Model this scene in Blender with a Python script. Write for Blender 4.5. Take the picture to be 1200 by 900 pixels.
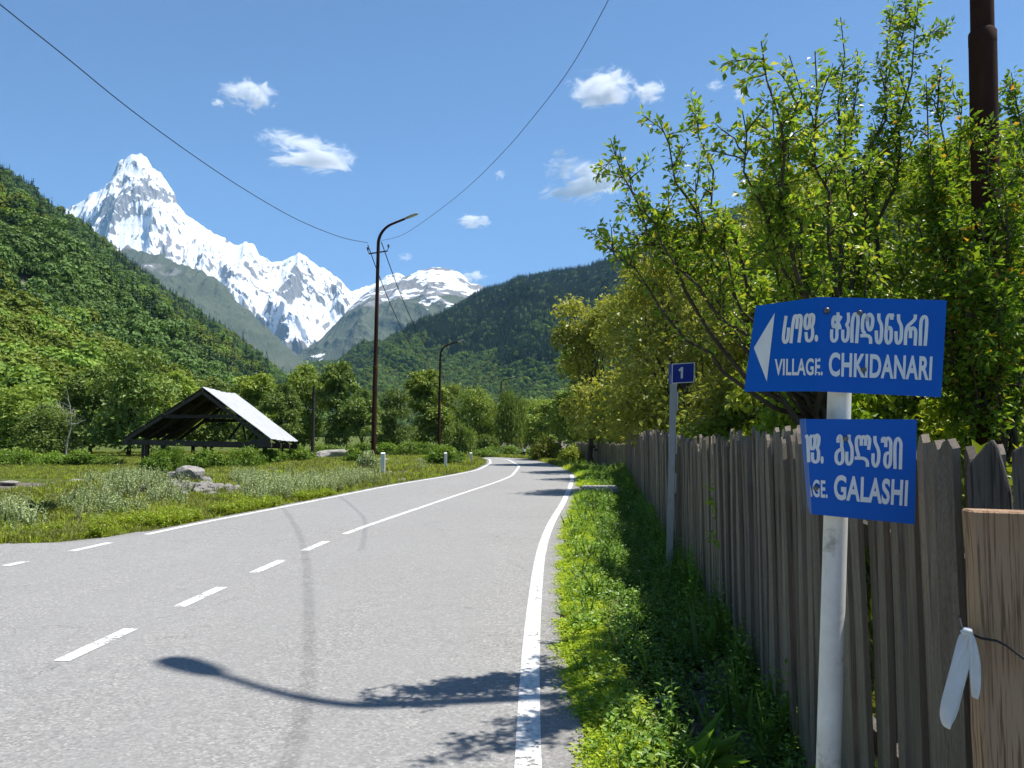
import bpy, bmesh, math, random
import numpy as np
from mathutils import Vector, Matrix

for o in list(bpy.data.objects):
    bpy.data.objects.remove(o, do_unlink=True)
scene = bpy.context.scene
COL = scene.collection

# ------------------------------------------------------------------ camera
FPX, CX, CY, HOR, EYE = 910.0, 600.0, 450.0, 510.0, 1.6
PITCH = math.atan((HOR - CY) / FPX)
cam_d = bpy.data.cameras.new('camera')
cam = bpy.data.objects.new('camera', cam_d)
COL.objects.link(cam)
cam.location = (0, 0, EYE)
cam.rotation_euler = (math.pi / 2 + PITCH, 0, 0)
cam_d.sensor_width = 36.0
cam_d.lens = 36.0 * FPX / 1200.0
cam_d.clip_start = 0.05
cam_d.clip_end = 60000.0
scene.camera = cam

# ------------------------------------------------------------------ sun, sky, exposure
SUN_EL = math.radians(66.0)
SUN_H = Vector((1.0, 0.14, 0)).normalized()
SUN_DIR = Vector((SUN_H.x * math.cos(SUN_EL), SUN_H.y * math.cos(SUN_EL), math.sin(SUN_EL)))
world = bpy.data.worlds.new('World')
scene.world = world
world.use_nodes = True
wn = world.node_tree
bg = wn.nodes['Background']
sky = wn.nodes.new('ShaderNodeTexSky')
sky.sky_type = 'NISHITA'
sky.sun_disc = False
sky.sun_elevation = SUN_EL
sky.sun_rotation = math.atan2(SUN_H.x, SUN_H.y)
sky.altitude = 1400.0
sky.air_density = 1.0
sky.dust_density = 0.0
sky.ozone_density = 8.0
wn.links.new(sky.outputs[0], bg.inputs[0])
bg.inputs[1].default_value = 0.087
sun_l = bpy.data.lights.new('sun', 'SUN')
sun_l.energy = 5.0
sun_l.angle = math.radians(0.53)
sun_l.color = (1.0, 0.955, 0.89)
sun_o = bpy.data.objects.new('sun', sun_l)
COL.objects.link(sun_o)
sun_o.rotation_euler = SUN_DIR.to_track_quat('Z', 'Y').to_euler()
sun_o.location = (20, 0, 60)
scene.view_settings.view_transform = 'Standard'
scene.view_settings.look = 'None'
scene.view_settings.gamma = 1.0
scene.view_settings.use_curve_mapping = False
scene.view_settings.exposure = 0.8
scene.render.engine = 'CYCLES'
scene.cycles.use_denoising = True
scene.cycles.max_bounces = 6
scene.cycles.diffuse_bounces = 2
scene.cycles.glossy_bounces = 2
scene.cycles.transmission_bounces = 4
scene.cycles.transparent_max_bounces = 8
scene.cycles.volume_bounces = 4
scene.cycles.sample_clamp_indirect = 6.0
scene.cycles.use_adaptive_sampling = True
scene.cycles.adaptive_threshold = 0.02

# ------------------------------------------------------------------ helpers
_cp, _sp = math.cos(PITCH), math.sin(PITCH)

def ray(u, v):
    a = (u - CX) / FPX
    b = (CY - v) / FPX
    return Vector((a, _cp - b * _sp, _sp + b * _cp))

def P(u, v, d):
    """point seen at pixel u,v (1200x900 frame) standing d metres ahead"""
    r = ray(u, v)
    return Vector((0, 0, EYE)) + r * (d / r.y)

def G(u, v, z=0.0):
    """point of the level z seen at pixel u,v"""
    r = ray(u, v)
    return Vector((0, 0, EYE)) + r * ((z - EYE) / r.z)

def tag(o, label=None, cat=None, group=None, kind=None):
    if label: o['label'] = label
    if cat: o['category'] = cat
    if group: o['group'] = group
    if kind: o['kind'] = kind
    return o

def mesh_np(name, verts, faces, attrs=None, smooth=False, uv=None):
    """verts (n,3); faces (m,k) array or list of arrays of different k"""
    me = bpy.data.meshes.new(name)
    verts = np.asarray(verts, dtype=np.float32)
    if isinstance(faces, np.ndarray): faces = [faces]
    faces = [np.asarray(f, dtype=np.int32) for f in faces if len(f)]
    me.vertices.add(len(verts))
    me.vertices.foreach_set('co', verts.ravel())
    nl = sum(f.size for f in faces)
    nf = sum(len(f) for f in faces)
    me.loops.add(nl)
    me.polygons.add(nf)
    if faces:
        me.loops.foreach_set('vertex_index', np.concatenate([f.ravel() for f in faces]))
        tot = np.concatenate([np.full(len(f), f.shape[1], dtype=np.int32) for f in faces])
        st = np.concatenate([[0], np.cumsum(tot)[:-1]]).astype(np.int32)
        me.polygons.foreach_set('loop_start', st)
        me.polygons.foreach_set('loop_total', tot)
        me.polygons.foreach_set('use_smooth', np.full(nf, smooth, dtype=bool))
    for k, (dom, arr) in (attrs or {}).items():
        a = me.attributes.new(k, 'FLOAT', dom)
        a.data.foreach_set('value', np.asarray(arr, dtype=np.float32).ravel())
    me.update(calc_edges=True)
    me.validate()
    return me

def obj(name, me, mat=None, parent=None, loc=None, rot=None):
    if mat is not None and not me.materials:
        me.materials.append(mat)
    o = bpy.data.objects.new(name, me)
    COL.objects.link(o)
    if parent: o.parent = parent
    if loc is not None: o.location = loc
    if rot is not None: o.rotation_euler = rot
    return o

def empty(name, loc=(0, 0, 0), rot=(0, 0, 0)):
    o = bpy.data.objects.new(name, None)
    COL.objects.link(o)
    o.location = loc
    o.rotation_euler = rot
    o.empty_display_size = 0.1
    return o

class MB:
    """collects simple solids into one mesh"""
    def __init__(s): s.v = []; s.f = []
    def add(s, vs, fs):
        n = len(s.v)
        s.v += [tuple(v) for v in vs]
        s.f += [tuple(i + n for i in f) for f in fs]
    def box(s, c, size, M=None):
        c = Vector(c); h = [x / 2 for x in size]
        vs = [Vector((sx * h[0], sy * h[1], sz * h[2])) for sz in (-1, 1) for sy in (-1, 1) for sx in (-1, 1)]
        if M: vs = [M @ v for v in vs]
        s.add([v + c for v in vs], [(0, 2, 3, 1), (4, 5, 7, 6), (0, 1, 5, 4), (2, 6, 7, 3), (0, 4, 6, 2), (1, 3, 7, 5)])
    def bar(s, a, b, w, h, up=(0, 0, 1)):
        a = Vector(a); b = Vector(b); d = (b - a)
        L = d.length; d.normalize()
        x = d.cross(Vector(up))
        if x.length < 1e-4: x = d.cross(Vector((1, 0, 0)))
        x.normalize(); y = x.cross(d)
        M = Matrix((x, d, y)).transposed()
        s.box((a + b) / 2, (w, L, h), M)
    def tube(s, pts, rad, n=8, cap=True):
        pts = [Vector(p) for p in pts]
        if not hasattr(rad, '__len__'): rad = [rad] * len(pts)
        base = len(s.v)
        t0 = (pts[1] - pts[0]).normalized()
        x = t0.cross(Vector((0.31, 0.9, 0.2)))
        if x.length < 1e-3: x = t0.cross(Vector((1, 0, 0)))
        x.normalize()
        for i, p in enumerate(pts):
            t = (pts[min(i + 1, len(pts) - 1)] - pts[max(i - 1, 0)]).normalized()
            x = (x - t * x.dot(t)).normalized(); y = t.cross(x)
            for k in range(n):
                a = 2 * math.pi * k / n
                s.v.append(tuple(p + (x * math.cos(a) + y * math.sin(a)) * rad[i]))
        for i in range(len(pts) - 1):
            for k in range(n):
                k2 = (k + 1) % n
                s.f.append((base + i * n + k, base + i * n + k2, base + (i + 1) * n + k2, base + (i + 1) * n + k))
        if cap:
            c0 = len(s.v); s.v += s.v[base:base + n]; s.v += s.v[base + (len(pts) - 1) * n:base + len(pts) * n]
            s.f.append(tuple(c0 + k for k in range(n))[::-1])
            s.f.append(tuple(c0 + n + k for k in range(n)))
    def mesh(s, name, smooth=False):
        me = bpy.data.meshes.new(name)
        me.from_pydata(s.v, [], s.f)
        if smooth:
            me.polygons.foreach_set('use_smooth', [True] * len(me.polygons))
        me.update()
        return me
    def build(s, name, mat, parent=None, smooth=False, loc=None):
        return obj(name, s.mesh(name, smooth), mat, parent, loc)

# ---- numpy noise
def _hash(ix, iy, seed):
    h = (ix.astype(np.int64) * 374761393 + iy.astype(np.int64) * 668265263 + seed * 974634539) & 0xFFFFFFFF
    h = ((h ^ (h >> 13)) * 1274126177) & 0xFFFFFFFF
    return ((h ^ (h >> 16)) & 0xFFFF) / 65535.0

def perlin(x, y, seed=0):
    x = np.asarray(x, dtype=np.float64); y = np.asarray(y, dtype=np.float64)
    ix = np.floor(x); iy = np.floor(y)
    fx = x - ix; fy = y - iy
    def g(dx, dy):
        a = _hash(ix + dx, iy + dy, seed) * 2 * np.pi
        return np.cos(a) * (fx - dx) + np.sin(a) * (fy - dy)
    sx = fx * fx * fx * (fx * (fx * 6 - 15) + 10); sy = fy * fy * fy * (fy * (fy * 6 - 15) + 10)
    a = g(0, 0) * (1 - sx) + g(1, 0) * sx
    b = g(0, 1) * (1 - sx) + g(1, 1) * sx
    return (a * (1 - sy) + b * sy) * 1.5

def fbm(x, y, oct=5, seed=0, gain=0.5, lac=2.03):
    r = 0; a = 1.0; n = 0
    for k in range(oct):
        r = r + a * perlin(x, y, seed + k * 17); n += a
        a *= gain; x = x * lac + 13.7; y = y * lac - 7.1
    return r / n

def ridged(x, y, oct=6, seed=0, gain=0.55, lac=2.07):
    r = 0; a = 1.0; n = 0; w = 1.0
    for k in range(oct):
        s = 1 - np.abs(perlin(x, y, seed + k * 31))
        s = s * s * w
        w = np.clip(s * 1.6, 0.0, 1)
        r = r + a * s; n += a
        a *= gain; x = x * lac + 5.3; y = y * lac + 9.1
    return r / n

def grid_faces(nr, nc):
    i = np.arange(nr * nc).reshape(nr, nc)
    return np.stack([i[:-1, :-1].ravel(), i[:-1, 1:].ravel(), i[1:, 1:].ravel(), i[1:, :-1].ravel()], 1)

# ---- materials
class NT:
    def __init__(s, name):
        s.m = bpy.data.materials.new(name); s.m.use_nodes = True
        s.t = s.m.node_tree; s.n = s.t.nodes; s.l = s.t.links
        s.b = s.n['Principled BSDF']; s.out = s.n['Material Output']
    def node(s, typ, **kw):
        n = s.n.new(typ)
        for k, v in kw.items():
            if k.startswith('i_'):
                key = k[2:]
                n.inputs[int(key) if key.isdigit() else key].default_value = v
            else: setattr(n, k, v)
        return n
    def link(s, a, b): s.l.new(a, b)
    def coords(s, kind='Object'):
        return s.node('ShaderNodeTexCoord').outputs[kind]
    def noise(s, vec, scale, detail=4, rough=0.55, dist=0.0):
        n = s.node('ShaderNodeTexNoise'); n.inputs['Scale'].default_value = scale
        n.inputs['Detail'].default_value = detail; n.inputs['Roughness'].default_value = rough
        n.inputs['Distortion'].default_value = dist
        if vec is not None: s.link(vec, n.inputs['Vector'])
        return n.outputs['Fac']
    def ramp(s, fac, stops, interp='LINEAR'):
        n = s.node('ShaderNodeValToRGB'); cr = n.color_ramp; cr.interpolation = interp
        while len(cr.elements) < len(stops): cr.elements.new(0.5)
        for e, (p, c) in zip(cr.elements, stops):
            e.position = p; e.color = (c[0], c[1], c[2], 1) if hasattr(c, '__len__') else (c, c, c, 1)
        s.link(fac, n.inputs[0])
        return n.outputs[0]
    def mix(s, fac, a, b, typ='MIX'):
        n = s.node('ShaderNodeMix', data_type='RGBA', blend_type=typ)
        for sock, v in ((n.inputs[0], fac), (n.inputs[6], a), (n.inputs[7], b)):
            if hasattr(v, 'is_output') or isinstance(v, bpy.types.NodeSocket): s.link(v, sock)
            elif hasattr(v, '__len__'): sock.default_value = (v[0], v[1], v[2], 1)
            else: sock.default_value = v
        return n.outputs[2]
    def math(s, op, a, b=None, c=None):
        n = s.node('ShaderNodeMath', operation=op)
        for i, v in enumerate((a, b, c)):
            if v is None: continue
            if isinstance(v, bpy.types.NodeSocket): s.link(v, n.inputs[i])
            else: n.inputs[i].default_value = v
        return n.outputs[0]
    def attr(s, name):
        return s.node('ShaderNodeAttribute', attribute_name=name).outputs['Fac']
    def mapping(s, vec, scale=(1, 1, 1), rot=(0, 0, 0)):
        n = s.node('ShaderNodeMapping'); n.inputs['Scale'].default_value = scale; n.inputs['Rotation'].default_value = rot
        s.link(vec, n.inputs[0]); return n.outputs[0]
    def bump(s, h, strength=0.3, dist=0.02):
        n = s.node('ShaderNodeBump'); n.inputs['Strength'].default_value = strength; n.inputs['Distance'].default_value = dist
        s.link(h, n.inputs['Height']); s.link(n.outputs[0], s.b.inputs['Normal'])
    def col(s, c):
        if isinstance(c, bpy.types.NodeSocket): s.link(c, s.b.inputs['Base Color'])
        else: s.b.inputs['Base Color'].default_value = (c[0], c[1], c[2], 1)
    def set(s, rough=0.8, spec=0.3, metal=0.0):
        s.b.inputs['Roughness'].default_value = rough
        s.b.inputs['Specular IOR Level'].default_value = spec
        s.b.inputs['Metallic'].default_value = metal
        return s.m

def leaf_mat(name, stops, trans=0.35, rough=0.45, spec=0.35):
    """leaf colour varies leaf by leaf with the face attribute rnd; thin leaves let light through"""
    t = NT(name)
    c = t.ramp(t.attr('rnd'), stops)
    oi = t.node('ShaderNodeObjectInfo')
    hs = t.node('ShaderNodeHueSaturation')
    t.link(c, hs.inputs['Color'])
    mr = t.node('ShaderNodeMapRange'); t.link(oi.outputs['Random'], mr.inputs[0])
    mr.inputs[3].default_value = 0.8; mr.inputs[4].default_value = 1.2
    t.link(mr.outputs[0], hs.inputs['Value'])
    c = hs.outputs[0]
    t.col(c); t.set(rough, spec)
    tr = t.node('ShaderNodeBsdfTranslucent')
    c2 = t.mix(1.0, c, (1.25, 1.2, 0.55), 'MULTIPLY')
    t.link(c2, tr.inputs[0])
    mx = t.node('ShaderNodeMixShader'); mx.inputs[0].default_value = trans
    t.link(t.b.outputs[0], mx.inputs[1]); t.link(tr.outputs[0], mx.inputs[2])
    t.link(mx.outputs[0], t.out.inputs[0])
    return t.m

def simple_mat(name, c, rough=0.7, spec=0.3, metal=0.0, var=0.25, scale=6.0, bump=0.0, stretch=(1, 1, 1)):
    t = NT(name)
    co = t.mapping(t.coords(), stretch)
    n = t.noise(co, scale, 5, 0.6)
    c = np.array(c)
    t.col(t.ramp(n, [(0.25, c * (1 - var)), (0.75, np.minimum(c * (1 + var), 1))]))
    if bump: t.bump(n, bump, 0.01)
    return t.set(rough, spec, metal)

# ------------------------------------------------------------------ geometry-node scatter for uncountable stuff
def scatter(name, protos, pts, scl, rotz, idx, tilt=None, kind='stuff', label=None, cat=None):
    """protos: list of meshes; one object holding points, instanced"""
    pc = bpy.data.collections.new(name + '_kit')
    for k, me in enumerate(protos):
        po = bpy.data.objects.new('%s_piece_%02d' % (name, k), me)
        pc.objects.link(po)
    n = len(pts)
    me = bpy.data.meshes.new(name)
    me.vertices.add(n)
    me.vertices.foreach_set('co', np.asarray(pts, dtype=np.float32).ravel())
    a = me.attributes.new('scl', 'FLOAT_VECTOR', 'POINT')
    scl = np.asarray(scl, dtype=np.float32)
    if scl.ndim == 1: scl = np.repeat(scl[:, None], 3, 1)
    a.data.foreach_set('vector', scl.ravel())
    r = np.zeros((n, 3), dtype=np.float32)
    if tilt is not None: r[:, :2] = tilt
    r[:, 2] = rotz
    a = me.attributes.new('rot', 'FLOAT_VECTOR', 'POINT'); a.data.foreach_set('vector', r.ravel())
    a = me.attributes.new('pick', 'INT', 'POINT'); a.data.foreach_set('value', np.asarray(idx, dtype=np.int32))
    o = bpy.data.objects.new(name, me); COL.objects.link(o)
    ng = bpy.data.node_groups.new(name + '_nodes', 'GeometryNodeTree')
    ng.interface.new_socket('Geometry', in_out='INPUT', socket_type='NodeSocketGeometry')
    ng.interface.new_socket('Geometry', in_out='OUTPUT', socket_type='NodeSocketGeometry')
    N = ng.nodes; L = ng.links
    gi = N.new('NodeGroupInput'); go = N.new('NodeGroupOutput')
    ci = N.new('GeometryNodeCollectionInfo'); ci.inputs[0].default_value = pc
    ci.inputs['Separate Children'].default_value = True; ci.inputs['Reset Children'].default_value = True
    ip = N.new('GeometryNodeInstanceOnPoints'); ip.inputs['Pick Instance'].default_value = True
    def na(nm, dt):
        x = N.new('GeometryNodeInputNamedAttribute'); x.data_type = dt; x.inputs[0].default_value = nm
        return x.outputs[0]
    L.new(gi.outputs[0], ip.inputs['Points'])
    L.new(ci.outputs[0], ip.inputs['Instance'])
    L.new(na('pick', 'INT'), ip.inputs['Instance Index'])
    L.new(na('rot', 'FLOAT_VECTOR'), ip.inputs['Rotation'])
    L.new(na('scl', 'FLOAT_VECTOR'), ip.inputs['Scale'])
    L.new(ip.outputs[0], go.inputs[0])
    md = o.modifiers.new('scatter', 'NODES'); md.node_group = ng
    tag(o, label, cat, None, kind)
    return o

def leaf_quads(pos, axis, nrm, ln, wd, fold=0.25, rnd=None, rng=None):
    """leaf = two quads folded on the midrib -> here 4 verts rhombus as 2 tris with a lifted midrib"""
    n = len(pos)
    axis = axis / (np.linalg.norm(axis, axis=1, keepdims=True) + 1e-9)
    side = np.cross(axis, nrm); side /= (np.linalg.norm(side, axis=1, keepdims=True) + 1e-9)
    up = np.cross(side, axis)
    ln = np.asarray(ln)[:, None]; wd = np.asarray(wd)[:, None]
    base = pos; tip = pos + axis * ln - up * ln * fold * 0.5
    mid = pos + axis * ln * 0.45
    a = mid + side * wd * 0.5 + up * wd * fold * 0.5
    b = mid - side * wd * 0.5 + up * wd * fold * 0.5
    V = np.stack([base, a, tip, b], 1).reshape(-1, 3)
    i = np.arange(n)[:, None] * 4
    Fc = np.concatenate([i + np.array([[0, 1, 2]]), i + np.array([[0, 2, 3]])], 1).reshape(-1, 3)
    if rnd is None: rnd = rng.random(n)
    return V, Fc, np.repeat(rnd, 2)
# ================================================================== MOUNTAINS
def sstep(a, b, x):
    t = np.clip((x - a) / (b - a), 0, 1); return t * t * (3 - 2 * t)

def ridge_mesh(name, pts, foot, mat, nc=400, nr=260, prof=1.25, amp=120, nx=700., ny=1100., seed=1,
               rough_ridge=8., fan=0.0, back=1500., paint=None, zfoot=-5.0, ridge_keep=0.05):
    pts = np.array(pts, float)
    seg = np.concatenate([[0], np.cumsum(np.abs(np.diff(pts[:, 0])) + 0.6 * np.abs(np.diff(pts[:, 1])))])
    s = np.linspace(0, seg[-1], nc)
    u = np.interp(s, seg, pts[:, 0]); v = np.interp(s, seg, pts[:, 1]); d = np.interp(s, seg, pts[:, 2])
    W = np.array([P(a, b, c) for a, b, c in zip(u, v, d)])
    W[:, 2] += rough_ridge * fbm(W[:, 0] / 60., W[:, 0] * 0 + seed, 4, seed + 5) * 2
    t = np.concatenate([-np.linspace(1, 0.08, 8), np.linspace(0, 1, nr) ** 1.15])
    T = t[:, None]
    ft = foot if np.isscalar(foot) else np.interp(u, [p[0] for p in foot], [p[1] for p in foot])[None, :]
    L = np.where(T >= 0, W[None, :, 1] - ft, back)
    Y = np.where(T >= 0, W[None, :, 1] - L * T, W[None, :, 1] - back * T)
    X = W[None, :, 0] * (1 - fan) + W[None, :, 0] * (Y / W[None, :, 1]) * fan       # faces turned towards the valley
    Z = zfoot + (W[None, :, 2] - zfoot) * (1 - np.abs(T)) ** prof
    wgt = np.clip(np.abs(T) / 0.25, 0, 1) * np.clip((1 - np.abs(T)) / 0.3, 0, 1)
    wgt = ridge_keep + (1 - ridge_keep) * wgt
    wx = X + 160 * fbm(X / 900., Y / 900., 3, seed + 3); wy = Y + 160 * fbm(X / 900. + 9, Y / 900., 3, seed + 4)
    R = ridged(wx / nx + 0.35 * wy / ny, wy / ny, 7, seed) - 0.45
    D = amp * R * wgt
    Z = Z + D * 0.9
    Y = Y - D * 0.45
    nrw, ncl = X.shape
    V = np.stack([X, Y, Z], 2)
    du = np.gradient(V, axis=1); dv = np.gradient(V, axis=0)
    N = np.cross(du, dv); N /= np.linalg.norm(N, axis=2, keepdims=True) + 1e-9
    N *= np.sign(N[..., 2:3] + 1e-9)
    at = {}
    if paint is not None:
        for k, a in paint(X, Y, Z, N, T, R).items(): at[k] = ('POINT', a)
    me = mesh_np(name, V.reshape(-1, 3), grid_faces(nrw, ncl), at, smooth=True)
    o = obj(name, me, mat)
    tag(o, kind='structure')
    return o, V, N, T

# alpine material: rock, snow, turf by the baked cover masks
def alpine_mat(name, rock_a, rock_b, turf_a, turf_b):
    t = NT(name)
    co = t.coords()
    n1 = t.noise(co, 0.006, 8, 0.65); n2 = t.noise(co, 0.03, 6, 0.7)
    rock = t.mix(n2, rock_a, rock_b)
    turf = t.mix(n1, turf_a, turf_b)
    c = t.mix(t.ramp(t.math('ADD', t.attr('turf'), t.math('MULTIPLY', t.math('SUBTRACT', n2, 0.5), 0.5)), [(0.4, 0.0), (0.6, 1.0)]), rock, turf)
    sn = t.math('ADD', t.attr('snow'), t.math('MULTIPLY', t.math('SUBTRACT', n2, 0.5), 0.38))
    c = t.mix(t.ramp(sn, [(0.46, 0.0), (0.54, 1.0)]), c, (0.86, 0.88, 0.92))
    t.col(c)
    t.bump(t.math('ADD', n2, t.noise(co, 0.09, 4, 0.6)), 0.8, 18.0)
    return t.set(0.9, 0.1)

M_ALP = alpine_mat('snow_rock', (0.155, 0.15, 0.15), (0.33, 0.32, 0.31), (0.062, 0.085, 0.05), (0.13, 0.135, 0.085))

def paint_peak(X, Y, Z, N, T, R):
    sl = N[..., 2]
    n = fbm(X / 260., (Y + Z) / 260., 5, 71)
    n2 = fbm(X / 55., (Y + Z) / 70., 4, 77)
    u = 600 + X / Y * 910
    line = 900 + 500 * sstep(300, 150, u) - 300 * sstep(330, 380, u)
    st = fbm(X / 38. + 0.4 * Y / 200., (Y + Z) / 330., 5, 83)          # streaks down the fall line
    s = (sl - 0.40) * 1.3 + n * 1.55 + n2 * 0.3 + st * 1.15 + 0.78
    s = s - 1.7 * sstep(line + 250, line - 350, Z + 350 * n)
    # summit tower: bare wall below the white cap
    wall = np.exp(-((u - 166) / 32) ** 2) * sstep(1.0, 0.55, np.abs((Z / Y - 0.322) / 0.022))
    s = s - 1.0 * wall * (0.7 + n + .8 * st)
    wallb = np.exp(-((u - 128) / 20) ** 2) * sstep(1.0, 0.4, np.abs((Z / Y - 0.296) / 0.026)); s = s - 0.8 * wallb * (0.7 + n + st)
    wall2 = np.exp(-((u - 350) / 34) ** 2) * sstep(1.0, 0.5, np.abs((Z / Y - 0.205) / 0.028))
    s = s - 0.75 * wall2 * (0.75 + 1.2 * n2 + n + 1.5 * st)
    s = s + 0.8 * (T < 0.045) * (u < 190) * (u > 140)
    g = sstep(line - 150, line - 600, Z + 300 * n)
    return {'snow': np.clip(s, 0, 1), 'turf': g}

ushba_pts = [(-40, 300, 9000), (40, 262, 9000), (85, 240, 8900), (100, 232, 8900), (104, 226, 8850), (120, 222, 8850), (128, 213, 8800), (134, 201, 8800), (139, 189, 8800), (150, 182, 8800),
             (162, 179, 8800), (172, 184, 8800), (178, 196, 8800), (190, 205, 8750), (203, 225, 8700), (210, 241, 8700), (217, 252, 8700), (235, 264, 8700),
             (250, 272, 8700), (270, 285, 8700), (281, 288, 8650), (289, 284, 8650), (298, 288, 8650), (304, 299, 8650), (318, 306, 8700), (330, 305, 8700), (338, 300, 8700), (345, 298, 8700), (350, 296, 8700), (356, 298, 8700),
             (362, 304, 8700), (368, 307, 8700), (374, 313, 8700), (380, 314, 8700), (390, 323, 8800), (398, 326, 8800), (411, 341, 8900), (425, 338, 9000), (435, 335, 9000), (447, 327, 9000), (456, 321, 9000), (466, 318, 9000), (476, 323, 9000), (500, 335, 9000), (560, 350, 9000)]
ridge_mesh('snowy_mountain', ushba_pts, 5600, M_ALP, 820, 460, prof=1.12, amp=430, nx=650., ny=1200., seed=11, rough_ridge=13, paint=paint_peak, ridge_keep=0.10, fan=0.85)

def paint_dome(X, Y, Z, N, T, R):
    n = fbm(X / 330., (Y + Z) / 300., 5, 31)
    n2 = fbm(X / 90., (Y + Z * 2) / 110., 4, 37)
    u = 600 + X / Y * 910
    line = 1010 + 130 * sstep(500, 430, u)
    s = 0.62 + n * 1.5 + n2 * 1.2 - 1.35 * sstep(line + 160, line - 210, Z + 240 * n + 90 * n2)
    gully = np.exp(-((u - 372) / 26) ** 2) * sstep(100, 300, Z) * sstep(700, 480, Z)
    s = s + 1.0 * gully * (0.5 + 1.3 * n2 + n)
    return {'snow': np.clip(s, 0, 1), 'turf': sstep(1150, 850, Z + 250 * n)}

dome_pts = [(300, 452, 6000), (352, 418, 6000), (380, 393, 6000), (400, 372, 6000), (412, 358, 6100), (425, 346, 6200), (440, 338, 6200), (455, 333, 6200), (470, 327, 6200), (480, 322, 6200), (490, 318, 6200),
            (498, 315, 6200), (508, 313.5, 6200), (520, 313.5, 6200), (532, 316, 6200), (542, 322, 6200), (548, 328, 6200), (556, 333, 6200), (575, 338, 6200), (640, 345, 6200), (720, 345, 6200)]
ridge_mesh('snow_dome_ridge', dome_pts, 3900, M_ALP, 420, 240, prof=1.1, amp=150, nx=600., ny=1100., seed=23, rough_ridge=9, paint=paint_dome)

def paint_alp(X, Y, Z, N, T, R):
    n = fbm(X / 300., (Y + Z) / 260., 5, 41)
    u = 600 + X / Y * 910
    s = 0.38 + n * 1.3 - 0.9 * sstep(1330, 1080, Z + 150 * n)
    return {'snow': np.clip(s, 0, 1), 'turf': sstep(1500, 1000, Z + 350 * n)}
alp_pts = [(-60, 330, 5200), (60, 280, 5200), (150, 289, 5200), (172, 296, 5200), (190, 300, 5200), (205, 309, 5200), (225, 315, 5150), (250, 326, 5100), (280, 353, 5100), (305, 378, 5100), (330, 401, 5000), (350, 416, 5000), (372, 432, 5000), (400, 460, 5000)]
ridge_mesh('alpine_slope', alp_pts, 3300, M_ALP, 340, 200, prof=1.0, amp=210, nx=330., ny=900., seed=47, rough_ridge=20, ridge_keep=.25, paint=paint_alp)

# ================================================================== WOODED HILLS
def hill_mat(name, a, b):
    t = NT(name); n = t.noise(t.coords(), 0.02, 6, 0.65)
    t.col(t.mix(n, a, b)); return t.set(0.95, 0.1)
M_FLOOR = hill_mat('forest_floor', (0.025, 0.045, 0.015), (0.05, 0.075, 0.024))
t = NT('slope_floor'); n_ = t.noise(t.coords(), 0.02, 6, 0.65); n2_ = t.noise(t.coords(), 0.12, 7, 0.7)
scr = t.ramp(t.math('ADD', t.attr('scree'), t.math('MULTIPLY', t.math('SUBTRACT', n2_, 0.5), 0.9)), [(0.4, 0.0), (0.6, 1.0)])
t.col(t.mix(scr, t.mix(n_, (0.03, 0.055, 0.016), (0.06, 0.09, 0.026)), t.mix(n2_, (0.09, 0.08, 0.055), (0.22, 0.195, 0.155))))
t.bump(n2_, 0.8, 2.0); M_SLOPE = t.set(0.95, 0.1)

hill_pts = [(150, 500, 2300), (250, 478, 2300), (330, 447, 2400), (360, 432, 2450), (400, 424, 2500), (440, 410, 2600), (470, 402, 2700), (500, 386, 2700), (530, 366, 2750), (560, 346, 2800), (600, 330, 2800), (640, 321, 2800),
            (690, 312, 2800), (760, 288, 2750), (860, 245, 2700), (980, 210, 2600), (1080, 178, 2500), (1250, 120, 2400), (1500, 40, 2300)]
_, HV, HN, HT = ridge_mesh('wooded_hill', hill_pts, [(150, 1500), (400, 1300), (700, 900), (1500, 500)], M_FLOOR, 330, 150, prof=1.0, amp=120, nx=420., ny=800., seed=59, rough_ridge=6)

def left_hill_h(x, y):
    s = (-x - 62 - 0.165 * (y - 120)) * 0.987
    g = fbm(x / 130., y / 130., 4, 91) * 26 + ridged(x / 300. + 0.5 * y / 300, y / 330., 5, 95) * 46 - 26
    up = np.where(s > 0, s, 0)
    z = 0.725 * (np.sqrt(up * up + 400) - 20) + g * np.clip(up / 120., 0, 1)
    z = z * sstep(1850, 1500, y + 0.15 * x) 
    return np.where(s > 0, z, 0) - 0.6

lx = np.concatenate([np.linspace(-1500, -500, 90), np.linspace(-490, -40, 110)])
ly = np.concatenate([np.linspace(-60, 400, 90), np.linspace(410, 1900, 160)])
LX, LY = np.meshgrid(lx, ly)
LZ = left_hill_h(LX, LY)
_u = 600 + LX / np.maximum(LY, 1.) * 910; _v = 510 - (LZ - 1.6) / np.maximum(LY, 1.) * 910
SCR = ((((_u - 22) / 40) ** 2 + ((_v - 362) / 46) ** 2) < 1).astype(float) * (LY > 180)
hill = obj('forested_slope', mesh_np('forested_slope', np.stack([LX, LY, LZ], 2).reshape(-1, 3), grid_faces(*LX.shape), {'scree': ('POINT', SCR)}, smooth=True), M_SLOPE)
tag(hill, kind='structure')

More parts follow.
